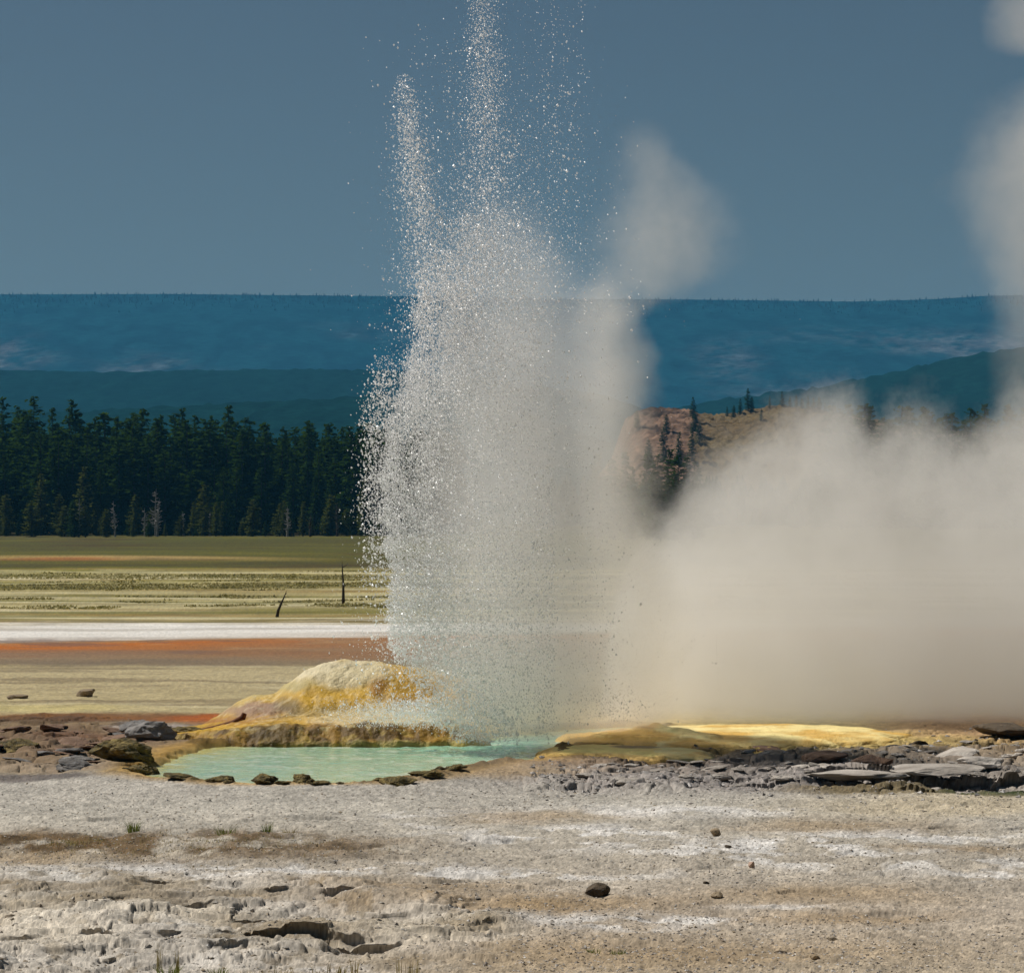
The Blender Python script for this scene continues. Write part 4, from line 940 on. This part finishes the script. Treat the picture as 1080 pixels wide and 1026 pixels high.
def grass_field(name, n, seed, gen, h, wd, mat, label):
    r = np.random.default_rng(seed); x, y = gen(r, n); n = len(x); z = ground_z(x, y); hh = r.uniform(.4, 1, n) * h; a = r.uniform(0, 6.28, n); w_ = wd * r.uniform(.6, 1.4, n)
    sx = np.cos(a) * w_; sy = np.sin(a) * w_
    V = np.stack([np.stack([x - sx, y - sy, z - .02], -1), np.stack([x + sx, y + sy, z - .02], -1), np.stack([x + r.normal(0, .3, n) * hh, y + r.normal(0, .3, n) * hh, z + hh], -1)], 1)
    me = mesh_np(name, V.reshape(-1, 3), None, np.arange(3 * n).reshape(-1, 3)); return tag(obj(name, me, mat), label, 'grass', kind='stuff')
def gen_mead(r, n):
    py = r.uniform(601, 643, n); px = r.uniform(-160, 1240, n); y = F * CAMH / (py - HOR); x = (px - 540) / F * y
    k_ = (fbm(x * .035, y * .14, 5, 71) + .5 * fbm(x * .3, y * .3, 3, 77) > .05) | (py < 600)
    return x[k_], y[k_]
grass_field('meadow_grass', 95000, 31, gen_mead, .12, .09, leafy('meadow_blades', (.16, .14, .03), (.46, .40, .20)), 'low olive and straw grass streaking the flat meadow')
def gen_soil(r, n):
    px = r.normal(190, 110, n); py = r.normal(893, 8, n); y = F * CAMH / (py - HOR); return (px - 540) / F * y, y
grass_field('ground_cover', 2600, 32, gen_soil, .05, .006, m_dry, 'short dry plants over the strip of brown soil')

# ------------------------------------------------------------------ the eruption: drops of water
VD = 63.2                                   # distance of the vent
S_ = VD / F                                 # metres per photograph pixel there
def vx(px): return (px - 540) * S_
def vz(py): return CAMH + (HOR - py) * S_
drops = []
r = np.random.default_rng(77)
def jet(n0, py, cx, sg, wt, szmul=1.0, ys=1.0):
    """drops round a rising path: rows py, path cx, spread sg (px there), weight wt per row"""
    n = int(n0 * 2.0); py = np.array(py, float); yy = r.uniform(py[0], py[-1], n * 6); w_ = np.interp(yy, py, wt); w_ = w_ / max(wt)
    yy = yy[r.random(len(yy)) < w_][:n]; m = len(yy)
    s = np.interp(yy, py, sg); c = np.interp(yy, py, cx); cl = 6 * fbm(yy * .03, yy * 0, 3, 881)
    # drops fly in loose strands
    st = r.integers(0, 60, m); so_ = r.normal(0, 1, 60)[st]
    x = c + cl + s * (so_ * .55 + r.normal(0, .8, m)); y = s * S_ * ys * r.normal(0, 1, m)
    drops.append(np.stack([vx(x), VD + y, vz(yy), np.full(m, szmul)], -1))
def curtain(n, py, L, Rr, wt, bias=1.0):
    py = np.array(py, float); yy = r.uniform(py[0], py[-1], n * 6); w_ = np.interp(yy, py, wt) / max(wt); yy = yy[r.random(len(yy)) < w_][:n]; m = len(yy)
    l = np.interp(yy, py, L) + 18 * fbm(yy * .03, yy * 0, 4, 883, .65); q = np.interp(yy, py, Rr); u = r.beta(1.15, 1.15 * bias, m)
    u = np.where(r.random(m) < .16, u + r.normal(0, .07, m), u)
    x = l + (q - l) * u; hw = (q - l) / 2; t = np.clip(np.abs(u - .5) * 2, 0, 1)
    y = hw * S_ * np.sqrt(1 - t * t * .96) * r.uniform(-1, 1, m)
    # clumped: keep more where the spray is thick
    k_ = (fbm(x * .02 + 3, yy * .006, 4, 885) + .45 * fbm(x * .07, yy * .03, 3, 886) + r.uniform(-.6, .6, m)) > -.28
    k_ &= (r.random(m) < np.where(x > 585, .28, 1)) | (yy < 330)
    drops.append(np.stack([vx(x), VD + y, vz(yy), np.ones(m)], -1)[k_])
curtain(190000, [225, 260, 300, 350, 400, 450, 520, 600, 680, 740, 782], [464, 450, 441, 436, 424, 410, 404, 404, 408, 438, 486], [560, 596, 626, 645, 655, 660, 668, 680, 690, 668, 620], [.10, .35, .6, .8, .95, 1, 1, .95, .85, .6, .35], 2.0)
curtain(48000, [300, 360, 430, 480, 560, 640, 700], [436, 428, 412, 402, 400, 403, 408], [500, 510, 500, 490, 490, 480, 480], [.4, .7, 1, 1, 1, .8, .4], 1.3)
jet(6200, [78, 110, 150, 220, 300, 380, 450], [424, 427, 434, 445, 456, 464, 470], [5, 8, 10, 14, 18, 26, 36], [.12, .45, .8, 1, 1, .9, .5])
jet(4200, [-60, 0, 60, 120, 180, 240, 310], [514, 513, 511, 512, 517, 524, 530], [12, 10, 11, 14, 22, 34, 48], [.5, .6, .75, .85, .9, 1, 1])
jet(3000, [180, 260, 340, 420], [505, 506, 510, 512], [14, 22, 34, 44], [.3, 1, 1, .6])
jet(700, [-40, 60, 150, 250, 330], [592, 586, 584, 590, 596], [18, 22, 20, 22, 26], [.5, .7, 1, .8, .5])
jet(1900, [40, 120, 200, 280, 350], [528, 530, 535, 540, 545], [44, 54, 58, 62, 66], [.2, .5, .8, 1, 1])
jet(120, [20, 120, 260], [445, 440, 430], [26, 22, 12], [.5, 1, .5], 1.6)
jet(1500, [375, 410, 440, 480, 540, 620], [408, 402, 399, 394, 394, 398], [9, 11, 10, 10, 9, 9], [.3, 1, 1, .8, .8, .4], 1.5)
jet(110, [240, 320, 400, 500, 600, 700], [640, 668, 664, 672, 690, 705], [18, 20, 12, 14, 20, 26], [.4, .7, .8, .7, .8, 1], 1.1)
jet(2600, [560, 640, 700, 750, 778], [455, 450, 450, 470, 520], [30, 34, 38, 40, 30], [.3, .6, 1, 1, .6], 1.3, .9)
jet(180, [640, 700, 740, 775], [590, 610, 625, 640], [36, 40, 38, 30], [.5, .8, 1, .6], .8)
jet(380, [726, 745, 762], [640, 650, 655], [22, 26, 24], [.6, 1, .8], .8)
jet(5200, [738, 750, 766], [440, 446, 450], [36, 42, 40], [.5, 1, .4], .8, .7)      # foam flung over the mound foot
D = np.concatenate(drops); n = len(D)
sz = .0068 * np.exp(r.normal(0, .48, n)) * D[:, 3]
big = r.random(n) < .02; sz[big] *= r.uniform(1.5, 2.6, big.sum()); sz = np.clip(sz, .0035, .030)
base = np.array([(1, 0, 0), (-1, 0, 0), (0, 1, 0), (0, -1, 0), (0, 0, 1.15), (0, 0, -1.15)], float)
fc = np.array([(0, 2, 4), (2, 1, 4), (1, 3, 4), (3, 0, 4), (2, 0, 5), (1, 2, 5), (3, 1, 5), (0, 3, 5)])
B = base[None] * sz[:, None, None] * r.uniform(.75, 1.25, (n, 6, 1))
a = r.uniform(0, 6.28, n); ca, sa = np.cos(a)[:, None], np.sin(a)[:, None]
V = np.stack([B[..., 0] * ca - B[..., 1] * sa + D[:, 0:1], B[..., 0] * sa + B[..., 1] * ca + D[:, 1:2], B[..., 2] + D[:, 2:3]], -1)
m_drop, nt, out = new_mat('flying_water')
df = N(nt, 'ShaderNodeBsdfDiffuse'); df.inputs['Color'].default_value = (.95, .95, .95, 1)
tl = N(nt, 'ShaderNodeBsdfTranslucent'); tl.inputs['Color'].default_value = (.95, .95, .95, 1)
gl = N(nt, 'ShaderNodeBsdfGlossy'); gl.inputs['Roughness'].default_value = .48; gl.inputs['Color'].default_value = (.9, .9, .9, 1)
m1 = N(nt, 'ShaderNodeMixShader'); m1.inputs[0].default_value = .55; nt.links.new(df.outputs[0], m1.inputs[1]); nt.links.new(tl.outputs[0], m1.inputs[2])
m2 = N(nt, 'ShaderNodeMixShader'); m2.inputs[0].default_value = .34; nt.links.new(m1.outputs[0], m2.inputs[1]); nt.links.new(gl.outputs[0], m2.inputs[2])
tp_ = N(nt, 'ShaderNodeBsdfTransparent'); m3 = N(nt, 'ShaderNodeMixShader'); m3.inputs[0].default_value = .52; nt.links.new(m2.outputs[0], m3.inputs[1]); nt.links.new(tp_.outputs[0], m3.inputs[2])
nt.links.new(m3.outputs[0], out.inputs['Surface'])
me = mesh_np('geyser_spray', V.reshape(-1, 3), None, (fc[None] + (np.arange(n) * 6)[:, None, None]).reshape(-1, 3))
tag(obj('geyser_spray', me, m_drop), 'tall spout of glittering water drops bursting up from the pool', 'geyser', kind='stuff')
print('drops', n)

# ------------------------------------------------------------------ steam
def fcurve(nt, val, pts, vlo, vhi):
    """piecewise-linear lookup of val (0..1) -> number"""
    n = N(nt, 'ShaderNodeFloatCurve'); c = n.mapping.curves[0]
    pts = [(min(max(x, 0), 1), (y - vlo) / (vhi - vlo)) for x, y in pts]
    while len(c.points) < len(pts): c.points.new(.5, .5)
    for i, (x, y) in enumerate(pts): c.points[i].location = (x, y)
    for p_ in c.points: p_.handle_type = 'AUTO_CLAMPED'
    n.mapping.use_clip = False; n.mapping.update()
    if isinstance(val, (int, float)): n.inputs['Value'].default_value = val
    else: nt.links.new(val, n.inputs['Value'])
    return M(nt, 'MULTIPLY_ADD', n.outputs[0], vhi - vlo, vlo)
def smooth(nt, v, a, b):
    n = N(nt, 'ShaderNodeMapRange', interpolation_type='SMOOTHSTEP'); n.inputs['From Min'].default_value = a; n.inputs['From Max'].default_value = b
    nt.links.new(v, n.inputs['Value']); return n.outputs[0]
def steam_nodes(name, color, aniso, scale, det=3.0, vary=(.55, 1.25), seed=0.0):
    """volume material; returns x, y, z in the object and one noise that both frays the edge and varies the density"""
    m, nt, out = new_mat(name)
    tc = N(nt, 'ShaderNodeTexCoord'); sp = N(nt, 'ShaderNodeSeparateXYZ'); nt.links.new(tc.outputs['Object'], sp.inputs[0])
    of = N(nt, 'ShaderNodeVectorMath', operation='ADD'); of.inputs[1].default_value = (seed, seed * 1.7, seed * .6); nt.links.new(tc.outputs['Object'], of.inputs[0])
    nz = N(nt, 'ShaderNodeTexNoise'); nz.inputs['Scale'].default_value = scale; nz.inputs['Detail'].default_value = det; nz.inputs['Roughness'].default_value = .6; nz.inputs['Lacunarity'].default_value = 2.3
    nt.links.new(of.outputs[0], nz.inputs['Vector'])
    mr = N(nt, 'ShaderNodeMapRange'); mr.inputs['From Min'].default_value = .33; mr.inputs['From Max'].default_value = .67; mr.inputs['To Min'].default_value = vary[0]; mr.inputs['To Max'].default_value = vary[1]
    nt.links.new(nz.outputs['Fac'], mr.inputs['Value'])
    pv = N(nt, 'ShaderNodeVolumePrincipled'); pv.inputs['Color'].default_value = (*color, 1); pv.inputs['Anisotropy'].default_value = aniso
    nt.links.new(pv.outputs[0], out.inputs['Volume'])
    m.cycles.volume_sampling = 'DISTANCE'
    return m, nt, pv, sp.outputs[0], sp.outputs[1], sp.outputs[2], mr.outputs[0], M(nt, 'SUBTRACT', nz.outputs['Fac'], .5)
STEAM_C = (.91, .895, .86)
def plume(name, d, pts, dens, depth, inner, warp, wscale, label, cat='steam', tint=None, group=None, seed=0., step=.6, vary=(.5, 1.3), aniso=.4):
    """steam rising along a path: rows (py, left px, right px, density factor), from the bottom up"""
    s = d / F
    zz = [CAMH + (HOR - p[0]) * s for p in pts]; cx = [((p[1] + p[2]) / 2 - 540) * s for p in pts]; rr = [(p[2] - p[1]) / 2 * s for p in pts]; dn = [p[3] for p in pts]
    z0, z1 = zz[0], zz[-1]; H = z1 - z0; x0 = cx[0]; t = [(z - z0) / H for z in zz]
    m, nt, pv, x, y, z, vary_, fray = steam_nodes(name, tint or STEAM_C, aniso, wscale, vary=vary, seed=seed)
    tz = M(nt, 'DIVIDE', z, H)
    c = fcurve(nt, tz, list(zip(t, [q - x0 for q in cx])), min(q - x0 for q in cx) - .01, max(q - x0 for q in cx) + .01)
    rad = fcurve(nt, tz, list(zip(t, rr)), 0, max(rr) * 1.05); den = fcurve(nt, tz, list(zip(t, dn)), 0, max(dn) * 1.05)
    dx = M(nt, 'SUBTRACT', x, c); dyy = M(nt, 'MULTIPLY', y, 1.0 / depth)
    q = M(nt, 'DIVIDE', M(nt, 'SQRT', M(nt, 'ADD', M(nt, 'MULTIPLY', dx, dx), M(nt, 'MULTIPLY', dyy, dyy))), M(nt, 'MAXIMUM', rad, .05))
    q = M(nt, 'MULTIPLY_ADD', fray, warp, q)
    body = M(nt, 'SUBTRACT', 1.0, smooth(nt, q, inner, 1.0))
    caps = M(nt, 'MULTIPLY', smooth(nt, tz, -.03, .03), M(nt, 'SUBTRACT', 1.0, smooth(nt, tz, .93, 1.03)))
    nt.links.new(M(nt, 'MULTIPLY', M(nt, 'MULTIPLY', M(nt, 'MULTIPLY', body, den), vary_), M(nt, 'MULTIPLY', caps, dens)), pv.inputs['Density'])
    m.cycles.volume_step_rate = step
    k = 30; V = []; pad = 0.0
    tt = np.linspace(-.03, 1.03, 34)
    for u in tt:
        cc = np.interp(u, t, cx) - x0; r0 = np.interp(u, t, rr) * (1 + .16 * warp) + .02
        for j in range(k):
            a_ = 2 * math.pi * j / k; V.append((cc + r0 * math.cos(a_), r0 * depth * math.sin(a_), z0 + 0 + H * u - z0))
    Q = [(i * k + j, i * k + (j + 1) % k, (i + 1) * k + (j + 1) % k, (i + 1) * k + j) for i in range(len(tt) - 1) for j in range(k)]
    n0 = len(V); V += [(np.interp(-.03, t, cx) - x0, 0, H * -.03), (np.interp(1.03, t, cx) - x0, 0, H * 1.03)]
    T = [(n0, (j + 1) % k, j) for j in range(k)] + [(n0 + 1, (len(tt) - 1) * k + j, (len(tt) - 1) * k + (j + 1) % k) for j in range(k)]
    return tag(obj(name, mesh_np(name, V, Q, T), m, loc=(x0, d, z0)), label, cat, group)
G = 'steam around the geyser'
plume('steam_plume', 63.9, [(783, 480, 640, 1.2), (740, 446, 690, 1.4), (690, 414, 705, 1.25), (620, 408, 704, 1), (540, 408, 690, 1), (450, 420, 674, .95), (380, 436, 666, .85), (320, 450, 650, .6), (270, 456, 626, .38), (225, 464, 600, .14), (190, 480, 580, .0)],
      .85, .85, .15, .8, .9, 'pale steam hanging inside the spout of drops', group=G, seed=3., tint=(.965, .96, .95))
plume('steam_plume', 65.5, [(770, 570, 740, 1), (700, 588, 740, 1), (620, 588, 735, 1), (560, 588, 716, 1), (500, 588, 706, .95), (440, 584, 700, 1), (390, 580, 700, 1), (350, 584, 692, .95), (322, 592, 680, .75), (296, 602, 664, .4), (272, 612, 652, .1)],
      1.15, .9, .05, 1.3, 1.1, 'denser grey steam column standing along the right side of the spout', group=G, seed=11., vary=(.6, 1.2), tint=(.95, .935, .905))
plume('steam_plume', 67.0, [(372, 600, 650, .1), (350, 592, 676, .5), (330, 588, 706, .8), (308, 592, 744, 1), (280, 596, 788, 1), (250, 602, 796, 1), (215, 622, 782, 1), (185, 632, 758, .9), (160, 634, 734, .8), (140, 644, 714, .5), (122, 656, 700, .1)],
      .36, .7, .25, 1.6, 1.1, 'thin wisp of steam drifting off right of the spout against the sky', group=G, seed=23., vary=(.1, 1.7))
plume('steam_plume', 84.0, [(470, 1010, 1260, .5), (430, 1030, 1290, .7), (380, 1036, 1300, .8), (320, 1026, 1310, .9), (270, 1010, 1320, 1), (210, 996, 1330, 1), (160, 1004, 1340, 1), (120, 1026, 1350, 1), (90, 1056, 1340, .8), (70, 1090, 1320, .4), (48, 1110, 1300, .1)],
      .30, .5, .62, 1.0, .55, 'tall soft steam plume rising past the right edge', group=G, seed=31., vary=(.3, 1.5))
plume('steam_plume', 86.0, [(62, 1060, 1200, .0), (48, 1042, 1230, .8), (30, 1036, 1240, 1), (10, 1036, 1240, 1), (-15, 1050, 1230, 1), (-40, 1070, 1210, .3)],
      .45, .5, .6, 1.0, .7, 'small puff of steam in the top right corner of the sky', group=G, seed=41.)

# the broad bank lying over the flat to the right
BD, BH = 73.8, 5.4
sB = BD / F
bt = [(590, 800), (625, 765), (640, 690), (655, 600), (672, 556), (695, 540), (715, 520), (735, 486), (760, 465), (800, 442), (840, 424), (868, 404), (895, 408), (918, 446), (935, 440), (955, 424), (980, 428), (1010, 452), (1040, 436), (1080, 410), (1130, 404), (1200, 400), (1300, 405), (1420, 470), (1500, 620), (1560, 780)]
bx = [(p[0] - 540) * sB for p in bt]; bz = [CAMH + (HOR - p[1]) * sB for p in bt]
X0, X1 = bx[0], bx[-1]
m, nt, pv, x, y, z, vary_, fray = steam_nodes('steam_bank', (.925, .912, .885), .5, .80, det=7.0, vary=(.15, 1.7), seed=57.)
m.node_tree.nodes['Noise Texture'].inputs['Roughness'].default_value = .73
tx_ = M(nt, 'DIVIDE', M(nt, 'SUBTRACT', x, X0), X1 - X0)
top = fcurve(nt, tx_, [((a - X0) / (X1 - X0), b) for a, b in zip(bx, bz)], min(bz) - .1, max(bz) + .1)
# the crown of the bank leans down towards its front and back
yy2 = M(nt, 'MULTIPLY', y, 1 / BH); dome = M(nt, 'MULTIPLY', M(nt, 'MULTIPLY', yy2, yy2), 1.6)
above = M(nt, 'MULTIPLY_ADD', fray, -7.0, M(nt, 'SUBTRACT', M(nt, 'SUBTRACT', top, dome), z))
a1 = smooth(nt, above, 0, .55); a2 = M(nt, 'SUBTRACT', 1.0, smooth(nt, M(nt, 'ABSOLUTE', yy2), .45, 1.0))
low = M(nt, 'MULTIPLY_ADD', smooth(nt, z, .8, 5.2), -.50, 1.0)
nt.links.new(M(nt, 'MULTIPLY', M(nt, 'MULTIPLY', M(nt, 'MULTIPLY', a1, a2), M(nt, 'MULTIPLY', vary_, low)), .50), pv.inputs['Density'])
m.cycles.volume_step_rate = .26
ks = np.linspace(0, 1, 60); V = []; PR = 13
for u in ks:
    xx = X0 + (X1 - X0) * u; tp = max(np.interp(xx, bx, bz), .02) + .75
    for j in range(PR):
        f = -1 + 2 * j / (PR - 1); V.append((xx, f * BH, max(tp - 1.6 * f * f, .05)))
    V += [(xx, BH, .015), (xx, -BH, .015)]
k = PR + 2
Q = [(i * k + j, (i + 1) * k + j, (i + 1) * k + (j + 1) % k, i * k + (j + 1) % k) for i in range(len(ks) - 1) for j in range(k)]
n0 = len(V); V += [(X0, 0, .03), (X1, 0, .03)]
T = [(n0, j, (j + 1) % k) for j in range(k)] + [(n0 + 1, (len(ks) - 1) * k + (j + 1) % k, (len(ks) - 1) * k + j) for j in range(k)]
tag(obj('steam_bank', mesh_np('steam_bank', V, Q, T), m, loc=(0, BD, 0.03)), 'broad opaque bank of beige steam lying over the flat at right', 'steam', G)
